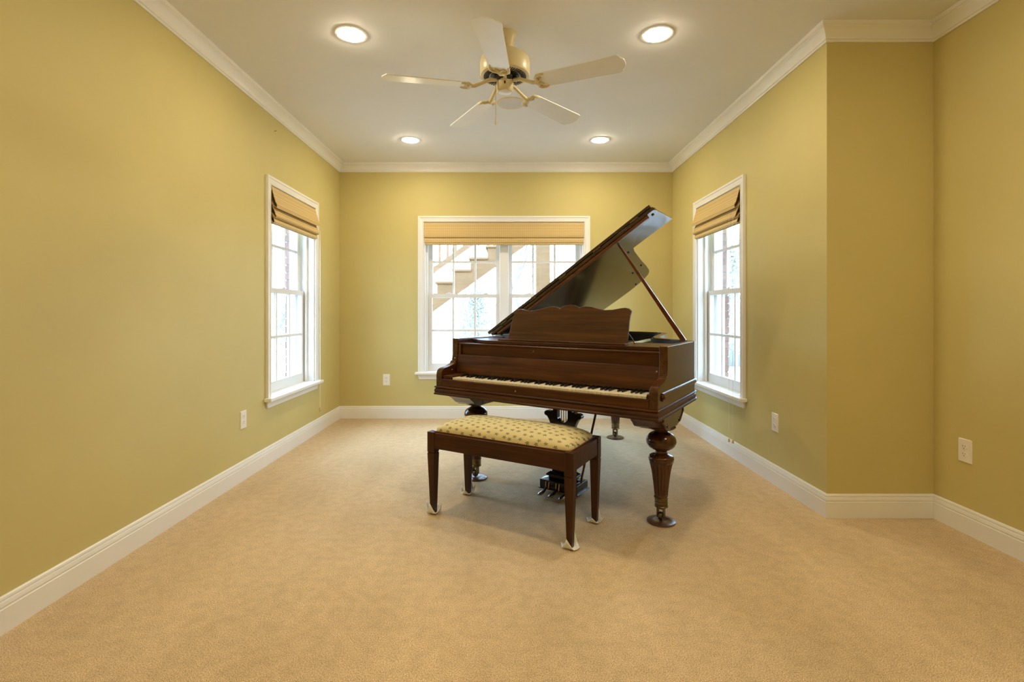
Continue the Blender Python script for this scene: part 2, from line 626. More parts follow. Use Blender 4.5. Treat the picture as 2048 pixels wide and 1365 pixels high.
def sweep(A, B, nrm, prof, ma, mb):
    A, B, nrm = Vector(A), Vector(B), Vector(nrm)
    d = (B - A).normalized()
    va = [(*(A + d * (ma * p[0]) + nrm * p[0]), p[1]) for p in prof]
    vb = [(*(B - d * (mb * p[0]) + nrm * p[0]), p[1]) for p in prof]
    n = len(prof)
    fs = [(i, i + 1, n + i + 1, n + i) for i in range(n - 1)]
    fs += [(n - 1, 0, n, 2 * n - 1), tuple(range(n))[::-1], tuple(range(n, 2 * n))]
    return MB().add(va + vb, fs)


BASE = [(0, 0), (0.016, 0), (0.016, 0.088), (0.0125, 0.0905), (0.0125, 0.0945), (0.015, 0.0965), (0.0145, 0.104), (0.012, 0.113),
        (0.0085, 0.1145), (0.0085, 0.1175), (0.011, 0.1195), (0.009, 0.127), (0.004, 0.131), (0, 0.131)]
CROWN = [(0, H - 0.092), (0.009, H - 0.092), (0.011, H - 0.082), (0.017, H - 0.079), (0.017, H - 0.074), (0.021, H - 0.060),
         (0.032, H - 0.043), (0.045, H - 0.030), (0.049, H - 0.028), (0.049, H - 0.022), (0.058, H - 0.017), (0.062, H - 0.008), (0.062, H), (0, H)]
SEGS = [('left', (XL, YF), (XL, YB), (1, 0), 1, 1), ('back', (XL, YB), (XR, YB), (0, -1), 1, 1),
        ('right', (XR, YB), (XR, YJ), (-1, 0), 1, -1), ('return', (XR, YJ), (XS, YJ), (0, -1), -1, 1),
        ('near_right', (XS, YJ), (XS, YF), (-1, 0), 1, 1), ('front', (XS, YF), (XL, YF), (0, 1), 1, 1)]
for i, (nm, A, B, n, ma, mb) in enumerate(SEGS):
    S(sweep(A, B, n, BASE, ma, mb).obj('baseboard_' + nm, M['trim'], smooth=30))
    S(sweep(A, B, n, CROWN, ma, mb).obj('trim_%d' % (i + 1), M['trim'], smooth=25))


# ------------------------------------------------------------------ windows
# local frame: x along the wall (to the right as seen from the room), y = into the room is -y, outside +y, z up
def build_window(name, loc, rz, w, units, z0, z1, recess):
    """w = opening width; units = number of double-hung units"""
    root = S(empty(name, loc, rz))
    h = w / 2
    cw = 0.062                                   # casing width
    # casing legs and head, moulded
    CP = [(0.0, 0.0), (0.0, -0.014), (0.010, -0.017), (0.014, -0.013), (0.042, -0.016), (0.047, -0.021), (0.062, -0.021), (0.062, 0.0)]

    def casing(kind):
        mb = MB()
        if kind == 'head':
            a = [(-h - p[0], p[1], z1 + p[0]) for p in CP]
            c = [(h + p[0], p[1], z1 + p[0]) for p in CP]
        else:
            s = kind
            a = [(s * (h + p[0]), p[1], z0) for p in CP]
            c = [(s * (h + p[0]), p[1], z1 + p[0]) for p in CP]
        n = len(CP)
        mb.add(a + c, [(i, (i + 1) % n, n + (i + 1) % n, n + i) for i in range(n)] + [tuple(range(n))[::-1], tuple(range(n, 2 * n))])
        return mb.obj('casing', M['trim'], root, smooth=25)
    casing('head'); casing(-1); casing(1)
    # stool and apron
    MB().box(-h - cw - 0.030, h + cw + 0.030, -0.058, 0.0, z0 - 0.026, z0).obj('stool', M['trim'], root, bevel=0.006)
    MB().box(-h, h, 0.0, recess + 0.02, z0 - 0.024, z0).obj('sill_board', M['trim'], root)
    a = MB()
    pr = [(0.0, z0 - 0.026), (-0.020, z0 - 0.026), (-0.018, z0 - 0.040), (-0.013, z0 - 0.048), (-0.012, z0 - 0.078), (0.0, z0 - 0.082)]
    a.prism(pr, lambda y, z: (-h - cw, y, z), lambda y, z: (h + cw, y, z))
    for i, (x, y, z) in enumerate(a.v):           # tapered ends
        if z < z0 - 0.06:
            a.v[i] = (x * (1 - 0.012 / (h + cw)), y, z)
    a.obj('apron', M['trim'], root)
    # jambs
    jt = 0.012
    MB().box(-h, -h + jt, 0, WT + 0.05, z0, z1).obj('jamb', M['trim'], root)
    MB().box(h - jt, h, 0, WT + 0.05, z0, z1).obj('jamb', M['trim'], root)
    MB().box(-h + jt, h - jt, 0, WT + 0.05, z1 - jt, z1).obj('head_jamb', M['trim'], root)
    # frame stops
    for s in (-1, 1):
        x0, x1 = sorted((s * (h - jt), s * (h - jt - 0.022)))
        MB().box(x0, x1, recess - 0.028, recess - 0.006, z0, z1 - jt).obj('sash_stop', M['trim'], root, bevel=0.003)
        MB().box(x0, x1, recess + 0.032, recess + 0.044, z0, z1 - jt).obj('parting_stop', M['trim'], root)
        xa, xb = sorted((s * (h - jt), s * (h - jt - 0.040)))
        MB().box(xa, xb, recess + 0.075, recess + 0.125, z0 - 0.02, z1).obj('exterior_casing', M['vinyl'], root)
    MB().box(-h - 0.02, h + 0.02, recess + 0.06, recess + 0.17, z0 - 0.06, z0 - 0.024).obj('exterior_sill', M['vinyl'], root)
    il, ir = -h + jt + 0.022, h - jt - 0.022
    mw = 0.098
    uw = (ir - il - mw * (units - 1)) / units
    if units == 2:
        m = MB().box(-mw / 2, mw / 2, recess - 0.028, recess + 0.10, z0, z1 - jt)
        m.obj('mullion', M['trim'], root, bevel=0.006)
    zm = z0 + 0.818                                # meeting rail centre
    zt = z1 - jt
    for k in range(units):
        x0 = il + k * (uw + mw)
        x1 = x0 + uw
        for part, (za, zb, yo, rb, rt) in (('lower_sash', (z0, zm + 0.020, recess, 0.082, 0.040)),
                                           ('upper_sash', (zm - 0.020, zt, recess + 0.040, 0.040, 0.050))):
            st = 0.040
            ys, ye = yo, yo + 0.034
            sash = MB()
            sash.box(x0, x0 + st, ys, ye, za, zb).box(x1 - st, x1, ys, ye, za, zb)
            sash.box(x0 + st, x1 - st, ys, ye, za, za + rb).box(x0 + st, x1 - st, ys, ye, zb - rt, zb)
            so = sash.obj(part, M['vinyl'], root)
            gx0, gx1, gz0, gz1 = x0 + st, x1 - st, za + rb, zb - rt
            mt = 0.021
            cwid = (gx1 - gx0 - 2 * mt) / 3
            rh = (gz1 - gz0 - mt) / 2
            for q in (1, 2):
                xx = gx0 + q * cwid + (q - 1) * mt
                MB().box(xx, xx + mt, ys + 0.006, ye - 0.006, gz0, gz1).obj('muntin', M['vinyl'], so)
            zz = gz0 + rh
            for q in range(3):
                xx = gx0 + q * (cwid + mt)
                MB().box(xx, xx + cwid, ys + 0.006, ye - 0.006, zz, zz + mt).obj('muntin', M['vinyl'], so)
            for q in range(3):
                for r_ in range(2):
                    xa = gx0 + q * (cwid + mt)
                    zc = gz0 + r_ * (rh + mt)
                    MB().box(xa, xa + cwid, ys + 0.015, ys + 0.019, zc, zc + rh).obj('pane', M['glass'], so)
        # sash locks on the meeting rail
        for f in (0.28, 0.80) if units == 2 else (0.5,):
            lx = x0 + f * uw
            l = MB().box(lx - 0.028, lx + 0.028, recess + 0.004, recess + 0.03, zm + 0.020, zm + 0.028)
            l.box(lx - 0.006, lx + 0.03, recess + 0.006, recess + 0.018, zm + 0.028, zm + 0.036)
            l.obj('sash_lock', M['vinyl'], root, bevel=0.002)
    return root


RC = 0.085
bc = (BW[0] + BW[1]) / 2
build_window('window_1', (bc, YB, 0), 0, BW[1] - BW[0], 2, BW[2], BW[3], RC)
sc_ = (SW[0] + SW[1]) / 2
build_window('window_2', (XL, sc_, 0), PI / 2, SW[1] - SW[0], 1, SW[2], SW[3], RC)
build_window('window_3', (XR, sc_, 0), -PI / 2, SW[1] - SW[0], 1, SW[2], SW[3], RC)


# ------------------------------------------------------------------ exterior brick beside the side windows
def brick_side(name, sx, x_in, x_out):
    y0, y1 = SW[1] + 0.012, YB + 0.14
    zlo, zhi = 0.30, 2.45
    xa, xb = sorted((sx * (x_in + 0.006), sx * (x_out - 0.006)))
    core = S(MB().box(xa, xb, y0 + 0.006, y1, zlo, zhi).obj(name, M['mortar']))
    ch, bh, bl = 0.0716, 0.0605, 0.193
    xa, xb = sorted((sx * x_in, sx * x_out))
    protos = {}
    i = 0
    z = zlo
    rnd = random.Random(4)
    while z + bh < zhi:
        y = y0
        first = bl if i % 2 == 0 else bl / 2 - 0.005
        L = first
        while y < y1 - 0.02:
            L2 = min(L, y1 - y)
            key = round(L2, 4)
            dx = rnd.uniform(-0.0015, 0.0015)
            if key not in protos:
                protos[key] = MB().box(xa, xb, 0, L2, 0, bh).obj('brick', M['brick'], core, bevel=0.002, seg=1)
                o = protos[key]
            else:
                o = inst(protos[key], 'brick', core)
            o.location = (dx, y + dx, z)
            y += L2 + 0.011
            L = bl
        z += ch
        i += 1
    return core


brick_side('wall_exterior_left', -1, 1.985, 2.075)
brick_side('wall_exterior_right', 1, 1.985, 2.075)

# ------------------------------------------------------------------ ground outside
g = MB()
nx, ny = 40, 40
gv = []
for j in range(ny + 1):
    for i in range(nx + 1):
        x = -60 + 120 * i / nx
        y = -10 + 90 * j / ny
        d = max(0.0, max(abs(x) - 3.5, y - 8.5))
        z = -0.12 - 1.8 * min(1.0, d / 20) + 0.05 * math.sin(x * 1.3) * math.cos(y * 0.9)
        if d > 28:
            z += (d - 28) * 0.10
        gv.append((x, y, z))
g.add(gv, [(j * (nx + 1) + i, j * (nx + 1) + i + 1, (j + 1) * (nx + 1) + i + 1, (j + 1) * (nx + 1) + i) for j in range(ny) for i in range(nx)])
S(g.obj('ground', M['ground'], smooth=60))


# ------------------------------------------------------------------ grand piano
PW = 1.444
piano = empty('grand_piano', (-0.4717, 3.1765, 0), math.radians(-34.1))
tag(piano, 'dark mahogany grand piano with its lid propped open and ivory keys showing', 'piano')

ARM = [(0.712, 0.640), (0.712, 0.966), (0.178, 0.966), (0.178, 0.860), (0.172, 0.834), (0.170, 0.822), (0.156, 0.818), (0.150, 0.806), (0.128, 0.797),
       (0.098, 0.789), (0.066, 0.784), (0.042, 0.779), (0.026, 0.769), (0.018, 0.754), (0.016, 0.735), (0.016, 0.640)]
for x0, x1 in ((0.008, 0.052), (1.392, 1.436)):
    MB().prism(ARM, lambda v, z: (x0, v, z), lambda v, z: (x1, v, z)).obj('arm', M['wood_v'], piano, bevel=0.004)
# bent rim from the right arm round the tail to the spine
RIM = [(1.436, 0.712), (1.436, 0.735), (1.430, 0.775), (1.412, 0.815), (1.370, 0.855), (1.300, 0.895), (1.220, 0.945), (1.155, 1.015), (1.110, 1.11),
       (1.080, 1.22), (1.052, 1.36), (1.028, 1.50), (1.000, 1.65), (0.972, 1.77), (0.930, 1.87), (0.876, 1.93), (0.800, 1.972), (0.700, 2.000), (0.56, 2.012),
       (0.38, 2.014), (0.20, 2.014), (0.06, 2.014), (0.025, 2.005), (0.010, 1.985), (0.008, 1.96), (0.008, 0.712)]
MB().wall_strip(RIM, 0.044, 0.640, 0.966).obj('rim', M['wood_v'], piano, smooth=35)
INR = []
for i, p in enumerate(RIM):
    a = Vector(RIM[max(i - 1, 0)]); c = Vector(RIM[min(i + 1, len(RIM) - 1)])
    t = (c - a).normalized()
    INR.append((p[0] - t.y * 0.046, p[1] + t.x * 0.046))
MB().wall_strip(INR, 0.012, 0.66, 0.955).obj('inner_rim', M['black'], piano, smooth=35)


def follow(path, prof, closed=False):
    """sweep a (outward, z) profile along a plan path (outward = right of travel)"""
    n = len(path)
    vs, fs = [], []
    m = len(prof)
    for i, p in enumerate(path):
        p = Vector(p)
        if 0 < i < n - 1:
            t1 = (p - Vector(path[i - 1])).normalized()
            t2 = (Vector(path[i + 1]) - p).normalized()
            t = (t1 + t2).normalized()
            k = 1 / max(0.35, t.dot(t1))
        else:
            t = (Vector(path[min(i + 1, n - 1)]) - Vector(path[max(i - 1, 0)])).normalized()
            k = 1
        o = Vector((t.y, -t.x)) * k
        for d, z in prof:
            vs.append((p.x + o.x * d, p.y + o.y * d, z))
    for i in range(n - 1):
        for j in range(m):
            j2 = (j + 1) % m
            fs.append((i * m + j, i * m + j2, (i + 1) * m + j2, (i + 1) * m + j))
    fs += [tuple(range(m))[::-1], tuple(range((n - 1) * m, n * m))]
    return MB().add(vs, fs)


# base moulding all round (front, right arm, bent side, tail, spine)
CORNER = [(0.008, 0.40), (0.008, 0.012), (1.436, 0.012)] + [(1.436, 0.40)] + RIM
BM = [(-0.03, 0.614), (0.008, 0.614), (0.009, 0.622), (0.004, 0.628), (0.007, 0.640), (0.004, 0.650), (-0.001, 0.655), (0.006, 0.659), (0.007, 0.664), (0.002, 0.668), (-0.03, 0.668)]
follow(CORNER, BM).obj('base_moulding', M['wood'], piano, smooth=30)
BELT = [(-0.002, 0.716), (0.008, 0.718), (0.012, 0.724), (0.010, 0.734), (0.005, 0.740), (-0.002, 0.743)]
follow([(1.436, 0.085), (1.436, 0.40)] + RIM[:22], BELT).obj('belt_moulding', M['wood_v'], piano, smooth=30)
s = MB()
sp = [(1.440, 0.085 + 0.020 * math.cos(a) * (1 - a / 9), 0.722 - 0.020 * math.sin(a) * (1 - a / 9)) for a in [k * 0.5 for k in range(14)]]
s.tube(sp, [0.0075 - 0.0003 * k for k in range(14)], 6).obj('scroll_end', M['wood_v'], piano, smooth=50)
s = MB()
# key bed, bottom boards, key slip
MB().box(0.04, 1.404, 0.030, 0.60, 0.622, 0.690).obj('key_bed', M['wood'], piano)
MB().box(0.052, 1.392, 0.014, 0.034, 0.662, 0.7155).obj('key_slip', M['wood'], piano, bevel=0.004)
MB().lathe([(0.0045, 0), (0.0045, 0.004)], 12).obj('key_slip_lock', M['brass'], piano).matrix_local = Matrix.Translation((0.62, 0.0145, 0.688)) @ Matrix.Rotation(PI / 2, 4, 'X')
MB().box(0.052, 0.126, 0.030, 0.165, 0.690, 0.738).obj('key_block', M['wood'], piano, bevel=0.005)
MB().box(1.376, 1.392, 0.030, 0.165, 0.690, 0.738).obj('key_block', M['wood'], piano, bevel=0.003)
# fallboard
MB().prism([(0.162, 0.736), (0.180, 0.736), (0.202, 0.858), (0.186, 0.862), (0.178, 0.850)], lambda v, z: (0.053, v, z), lambda v, z: (1.391, v, z)).obj('fallboard', M['wood'], piano, bevel=0.002)
MB().prism([(0.196, 0.858), (0.213, 0.858), (0.213, 0.930), (0.196, 0.930)], lambda v, z: (0.075, v, z), lambda v, z: (1.391, v, z)).obj('name_board', M['wood'], piano, bevel=0.002)
MB().box(0.053, 0.075, 0.184, 0.213, 0.858, 0.930).obj('name_board_stile', M['wood_z'], piano, bevel=0.003)
follow([(0.053, 0.196), (1.391, 0.196)], [(-0.018, 0.926), (0.006, 0.926), (0.010, 0.931), (0.006, 0.936), (-0.018, 0.937)]).obj('fallboard_moulding', M['wood'], piano, smooth=40)
MB().lathe([(0.005, 0), (0.006, 0.003)], 12).obj('fallboard_lock', M['brass_old'], piano).matrix_local = Matrix.Translation((0.63, 0.198, 0.905)) @ Matrix.Rotation(PI / 2, 4, 'X')
for u in (0.0535, 1.390):
    for v, z in ((0.150, 0.838), (0.120, 0.765)):
        MB().lathe([(0.004, -0.003), (0.005, 0), (0.004, 0.003)], 10).obj('brass_pin', M['brass'], piano).matrix_local = Matrix.Translation((u, v, z)) @ Matrix.Rotation(PI / 2, 4, 'Y')
# keys
kw = (1.374 - 0.128) / 52
wk = MB().box(0, kw - 0.0009, 0, 0.145, 0, 0.022)
wk = wk.obj('white_key', M['key_white'], piano, bevel=0.0012, seg=1)
wk.location = (0.128, 0.036, 0.705)
for i in range(1, 52):
    inst(wk, 'white_key', piano, (0.128 + i * kw, 0.036, 0.705))
bk = MB().frustum((0, 0.0105, 0, 0.10), 0, (0.001, 0.0095, 0.006, 0.10), 0.013).obj('black_key', M['key_black'], piano, bevel=0.001, seg=1)
first = True
for i in range(51):
    # white keys run A B C D E F G ... ; a black key follows A, C, D, F, G
    if 'ABCDEFG'[i % 7] in 'ACDFG':
        L = (0.128 + (i + 1) * kw - 0.00525, 0.088, 0.727)
        if first:
            bk.location = L
            first = False
        else:
            inst(bk, 'black_key', piano, L)
# interior: pin block, plate, soundboard, strings, dampers
MB().box(0.054, 1.390, 0.216, 0.30, 0.70, 0.932).obj('pin_block', M['dark_wood'], piano)
inn = [(1.38, 0.30), (1.38, 0.74)] + [(p[0] - 0.06 if p[0] > 0.5 else p[0] + (0.05 if p[0] < 0.1 else 0), p[1] - (0.055 if p[1] > 1.9 else 0)) for p in RIM[2:24]] + [(0.066, 0.30)]
MB().prism(inn, lambda u, v: (u, v, 0.80), lambda u, v: (u, v, 0.815)).obj('soundboard', M['spruce'], piano)
pl = MB()
pl.prism([(0.07, 0.30), (1.37, 0.30), (1.37, 0.70), (1.16, 0.66), (0.95, 0.62), (0.75, 0.62), (0.4, 0.64), (0.07, 0.66)], lambda u, v: (u, v, 0.885), lambda u, v: (u, v, 0.915))
for a, c in (((0.25, 0.62), (0.20, 1.90)), ((0.60, 0.62), (0.52, 1.92)), ((0.92, 0.62), (0.82, 1.80))):
    pl.tube([(a[0], a[1], 0.90), (c[0], c[1], 0.90)], 0.018, 6)
pl.wall_strip([(1.36, 0.72), (1.20, 0.87), (1.08, 1.02), (1.02, 1.22), (0.97, 1.45), (0.93, 1.65), (0.88, 1.80), (0.78, 1.90), (0.55, 1.94), (0.08, 1.94)], 0.04, 0.85, 0.885)
pl.obj('iron_plate', M['plate'], piano, smooth=30)
st = MB()
for i in range(58):
    f = i / 57
    u0 = 0.10 + 1.24 * f
    v1 = 1.90 - 1.20 * max(0, (f - 0.12)) ** 0.8
    st.tube([(u0, 0.42, 0.905), (0.10 + (u0 - 0.10) * 0.93, max(v1, 0.75), 0.90)], 0.0011, 4, False)
tag(st.obj('strings', M['string'], piano), kind='stuff')
dm = MB()
dm.box(0.12, 1.10, 0.62, 0.645, 0.915, 0.945)
dm.obj('damper_rail', M['black'], piano)
# music shelf with a curved left wing
SH = [(0.054, 0.335), (0.10, 0.318), (0.15, 0.270), (0.20, 0.240), (0.27, 0.226), (0.36, 0.222), (1.391, 0.222), (1.391, 0.56), (1.14, 0.56), (1.10, 0.50), (0.45, 0.50), (0.41, 0.56), (0.054, 0.56)]
MB().prism(SH, lambda u, v: (u, v, 0.938), lambda u, v: (u, v, 0.958)).obj('music_shelf', M['wood'], piano, bevel=0.003)
MB().box(0.330, 1.185, 0.246, 0.300, 0.9585, 0.968).obj('desk_ledge', M['wood'], piano, bevel=0.003)
MB().prism([(0.330, 0.247), (1.185, 0.247), (1.185, 0.268), (0.330, 0.268)], lambda u, v: (u, v, 0.9375), lambda u, v: (u, v, 0.959)).obj('desk_rail', M['wood'], piano)
DESK = [(0.367, 0.960), (0.379, 1.027), (0.391, 1.105), (0.401, 1.144), (0.419, 1.159), (0.442, 1.162), (0.485, 1.154), (0.523, 1.15), (0.57, 1.157), (0.623, 1.169), (0.669, 1.177), (0.701, 1.175), (0.723, 1.167), (0.73, 1.163), (0.74, 1.172), (0.763, 1.182), (0.796, 1.187), (0.823, 1.185), (0.844, 1.177), (0.859, 1.168), (0.874, 1.174), (0.904, 1.177), (0.936, 1.174), (0.979, 1.162), (1.02, 1.154), (1.073, 1.156), (1.117, 1.164), (1.147, 1.167), (1.171, 1.162), (1.187, 1.148), (1.18, 1.121), (1.177, 1.085), (1.177, 1.029), (1.176, 0.96)]
MB().prism(DESK, lambda u, z: (u, 0.300 + 0.22 * (z - 0.955), z), lambda u, z: (u, 0.316 + 0.22 * (z - 0.955), z)).obj('music_desk', M['wood_desk'], piano, bevel=0.003)
for u in (0.46, 1.172):
    MB().tube([(u, 0.335, 1.02), (u + 0.012, 0.37, 0.985), (u + 0.012, 0.40, 0.960)], 0.003, 6).obj('desk_strut', M['brass_old'], piano)

# lid: hinged along the spine (u = 0)
TH = math.atan(0.66)
CT, ST = math.cos(TH), math.sin(TH)


def lidp(s_, v, n):
    """s along the slope from the hinge, n normal above the underside"""
    return (s_ * CT - n * ST, v, 0.9585 + 0.004 + s_ * ST + n * CT)


LID = [(0.006, 0.634), (1.452, 0.634), (1.464, 0.646), (1.468, 0.680), (1.458, 0.725), (1.437, 0.757), (1.400, 0.778), (1.352, 0.797), (1.27, 0.848), (1.202, 0.914), (1.150, 1.005), (1.120, 1.10),
       (1.093, 1.225), (1.066, 1.35), (1.044, 1.456), (1.012, 1.629), (0.977, 1.787), (0.955, 1.85), (0.924, 1.905), (0.867, 1.954), (0.802, 1.985), (0.70, 2.015), (0.56, 2.028), (0.30, 2.030), (0.06, 2.030), (0.02, 2.02), (0.006, 1.99)]
lid = MB().prism(LID, lambda s_, v: lidp(s_, v, 0), lambda s_, v: lidp(s_, v, 0.021)).obj('lid', M['wood_lid'], piano, bevel=0.003)
fl_ = [(-0.016, 0.634), (1.455, 0.634), (1.455, 1.101), (-0.016, 1.101)]
MB().prism(fl_, lambda s_, v: lidp(s_, v, 0.025), lambda s_, v: lidp(s_, v, 0.045)).obj('lid_front_flap', M['wood_lid'], piano, bevel=0.003)
bt = [(0.05, 0.640), (1.400, 0.640), (1.412, 0.652), (1.400, 0.668), (0.05, 0.668)]
MB().prism(bt, lambda s_, v: lidp(s_, v, -0.020), lambda s_, v: lidp(s_, v, 0.0)).obj('lid_batten', M['wood_red'], piano, bevel=0.003)
for f in (0.12, 0.42, 0.70, 1.0, 1.30):
    p0, p1 = lidp(f, 0.632, 0.023), lidp(f + 0.06, 0.632, 0.023)
    MB().tube([p0, p1], 0.0035, 8).obj('flap_hinge', M['brass_old'], piano, smooth=50)
for s_, v in ((1.43, 0.70), (1.095, 1.03), (1.005, 1.52), (0.905, 1.56), (0.775, 1.94), (0.12, 1.9), (0.10, 0.8)):
    o = MB().lathe([(0.0075, -0.006), (0.009, -0.003), (0.009, 0.0005)], 12).obj('lid_bumper', M['black'], piano)
    o.matrix_local = Matrix.Translation(lidp(s_, v, 0)) @ Matrix.Rotation(-TH, 4, 'Y')
for v in (0.80, 1.35, 1.85):
    MB().box(-0.006, 0.022, v - 0.05, v + 0.05, 0.9655, 0.972).obj('lid_hinge', M['brass_old'], piano, bevel=0.002)
# prop stick
A, B = Vector((1.345, 0.905, 0.935)), Vector((0.952, 0.745, 1.588))
ax = (B - A).normalized()
s1 = ax.cross(Vector((0, 1, 0))).normalized()
s2 = ax.cross(s1)
pv = []
for P, w_, t_ in ((A, 0.016, 0.009), (A + ax * 0.35, 0.012, 0.008), (B, 0.007, 0.006)):
    pv += [P + s1 * w_ + s2 * t_, P - s1 * w_ + s2 * t_, P - s1 * w_ - s2 * t_, P + s1 * w_ - s2 * t_]
MB().add(pv, [(0, 1, 2, 3), (8, 11, 10, 9)] + [(r * 4 + k, r * 4 + (k + 1) % 4, r * 4 + 4 + (k + 1) % 4, r * 4 + 4 + k) for r in (0, 1) for k in range(4)]).obj('prop_stick', M['wood_red'], piano, bevel=0.003)
MB().box(1.325, 1.372, 0.885, 0.93, 0.925, 0.95).obj('prop_pivot', M['brass_old'], piano, bevel=0.004)

# legs
LEGP = [(0.026, 0.128), (0.034, 0.132), (0.036, 0.142), (0.0355, 0.150), (0.038, 0.18), (0.043, 0.225), (0.050, 0.275), (0.058, 0.312), (0.066, 0.338), (0.068, 0.348), (0.064, 0.360), (0.050, 0.369), (0.034, 0.376),
        (0.031, 0.386), (0.033, 0.392), (0.048, 0.399), (0.067, 0.412), (0.078, 0.430), (0.080, 0.443), (0.075, 0.463), (0.060, 0.481), (0.040, 0.492), (0.034, 0.497), (0.036, 0.502), (0.056, 0.507), (0.068, 0.511), (0.075, 0.516), (0.077, 0.521)]
FLZ = []
for i in range(len(LEGP) - 1):                       # Catmull-Rom through the profile
    p0, p1, p2, p3 = [Vector(LEGP[min(max(i + k, 0), len(LEGP) - 1)]) for k in (-1, 0, 1, 2)]
    for t in (0.0, 0.34, 0.67):
        q = 0.5 * (2 * p1 + (p2 - p0) * t + (2 * p0 - 5 * p1 + 4 * p2 - p3) * t * t + (3 * p1 - p0 - 3 * p2 + p3) * t ** 3)
        FLZ.append((q.x, q.y))
FLZ.append(LEGP[-1])


def make_leg(u, v, side):
    leg = MB().lathe(FLZ, 96, flute=(0.155, 0.325, 16, 0.11)).obj('leg', M['wood_z'], piano, smooth=50, loc=(u, v, 0))
    if side:
        # corbel block under the case
        xo, xi = (0.066, -0.104) if side > 0 else (0.104, -0.066)
        half = [(0.235, 0.620), (0.238, 0.604), (0.225, 0.597), (0.205, 0.590), (0.185, 0.572), (0.165, 0.560), (0.150, 0.545), (0.135, 0.535), (0.105, 0.526)]
        MB().prism(half + [(-v_, z_) for v_, z_ in half[::-1]], lambda a, z: (xi, a, z), lambda a, z: (xo, a, z)).obj('leg_block', M['wood_z'], leg, bevel=0.003)
        MB().box(-0.088, 0.064 if side > 0 else 0.088, -0.090, 0.090, 0.5195, 0.5265).obj('leg_cap', M['wood_z'], leg, bevel=0.002)
        xs = xo if side > 0 else xi
        for sg in (-1, 1):
            pts = []
            for k in range(11):                       # upper curl
                a = PI * 1.7 * (1 - k / 10)
                r_ = 0.005 + 0.009 * k / 10
                pts.append((0.214 + r_ * math.cos(a), 0.596 - 0.012 + r_ * math.sin(a)))
            pts += [(0.208, 0.572), (0.186, 0.556), (0.166, 0.542), (0.150, 0.534)]
            for k in range(11):                       # lower curl
                a = -PI / 2 - PI * 1.7 * k / 10
                r_ = 0.013 - 0.008 * k / 10
                pts.append((0.146 + r_ * math.cos(a), 0.546 + r_ * math.sin(a)))
            n_ = len(pts)
            MB().tube([(xs - side * 0.001, sg * (p_ - 0.030), z_ + 0.004) for p_, z_ in pts], [0.0035 + 0.0025 * math.sin(PI * k / (n_ - 1)) for k in range(n_)], 6).obj('scroll_carving', M['wood_z'], leg, smooth=60)
    else:
        MB().box(-0.12, 0.12, -0.12, 0.12, 0.520, 0.640).obj('leg_block', M['wood_z'], leg, bevel=0.004)
    fer = [(0.030, 0.084), (0.036, 0.086), (0.037, 0.090), (0.034, 0.093), (0.034, 0.104), (0.0355, 0.107), (0.034, 0.110), (0.034, 0.118), (0.0355, 0.121), (0.034, 0.124), (0.034, 0.132), (0.039, 0.135), (0.039, 0.139), (0.035, 0.141)]
    MB().lathe(fer, 28).obj('ferrule', M['brass_old'], leg, smooth=40)
    f = MB()
    f.box(-0.020, -0.013, -0.022, 0.012, 0.030, 0.078).box(0.013, 0.020, -0.022, 0.012, 0.030, 0.078).box(-0.020, 0.020, -0.022, 0.012, 0.074, 0.086)
    f.obj('caster_fork', M['brass_old'], leg, bevel=0.003)
    w = MB().lathe([(0.010, -0.010), (0.021, -0.009), (0.023, 0), (0.021, 0.009), (0.010, 0.010)], 20).obj('caster_wheel', M['brass_old'], leg, smooth=40)
    w.matrix_local = Matrix.Translation((0, -0.004, 0.035)) @ Matrix.Rotation(PI / 2, 4, 'Y')
    return leg


LEGS = [(0.085, 0.335, -1), (1.356, 0.335, 1), (0.47, 1.90, 0)]
for u, v, sd in LEGS:
    make_leg(u, v, sd)
# lyre with pedals
U0, V0 = 0.712, 0.43
lyre_pts = [(-0.062, 0.626), (-0.062, 0.55), (-0.070, 0.515), (-0.088, 0.510), (-0.112, 0.512), (-0.128, 0.505), (-0.132, 0.492), (-0.126, 0.480), (-0.112, 0.476), (-0.100, 0.458), (-0.086, 0.430), (-0.078, 0.40), (-0.062, 0.33), (-0.050, 0.26),
            (-0.052, 0.20), (-0.066, 0.15), (-0.078, 0.130)]
out = lyre_pts + [(-x, z) for x, z in lyre_pts[::-1]]
notch = [(0.036, 0.626), (0.036, 0.475), (0.030, 0.458), (0.018, 0.449), (0.0, 0.446), (-0.018, 0.449), (-0.030, 0.458), (-0.036, 0.475), (-0.036, 0.626)]
lyre = MB().prism(out + notch, lambda a, z: (a, -0.022, z), lambda a, z: (a, 0.022, z)).obj('pedal_lyre', M['dark_wood'], piano, bevel=0.005, loc=(U0, V0, 0))
MB().box(-0.10, 0.10, -0.06, 0.06, 0.615, 0.640).obj('lyre_top_block', M['dark_wood'], lyre)
pb = MB().frustum((-0.138, 0.138, -0.085, 0.085), 0.028, (-0.138, 0.138, -0.085, 0.085), 0.034)
pb.frustum((-0.130, 0.130, -0.077, 0.077), 0.034, (-0.130, 0.130, -0.077, 0.077), 0.084)
pb.frustum((-0.130, 0.130, -0.077, 0.077), 0.084, (-0.085, 0.085, -0.045, 0.045), 0.096)
pb.frustum((-0.085, 0.085, -0.045, 0.045), 0.096, (-0.085, 0.085, -0.045, 0.045), 0.108)
pb.frustum((-0.098, 0.098, -0.055, 0.055), 0.108, (-0.098, 0.098, -0.055, 0.055), 0.118)
pb.frustum((-0.098, 0.098, -0.055, 0.055), 0.118, (-0.078, 0.078, -0.035, 0.035), 0.134)
pb.obj('pedal_box', M['dark_wood'], lyre, bevel=0.002)
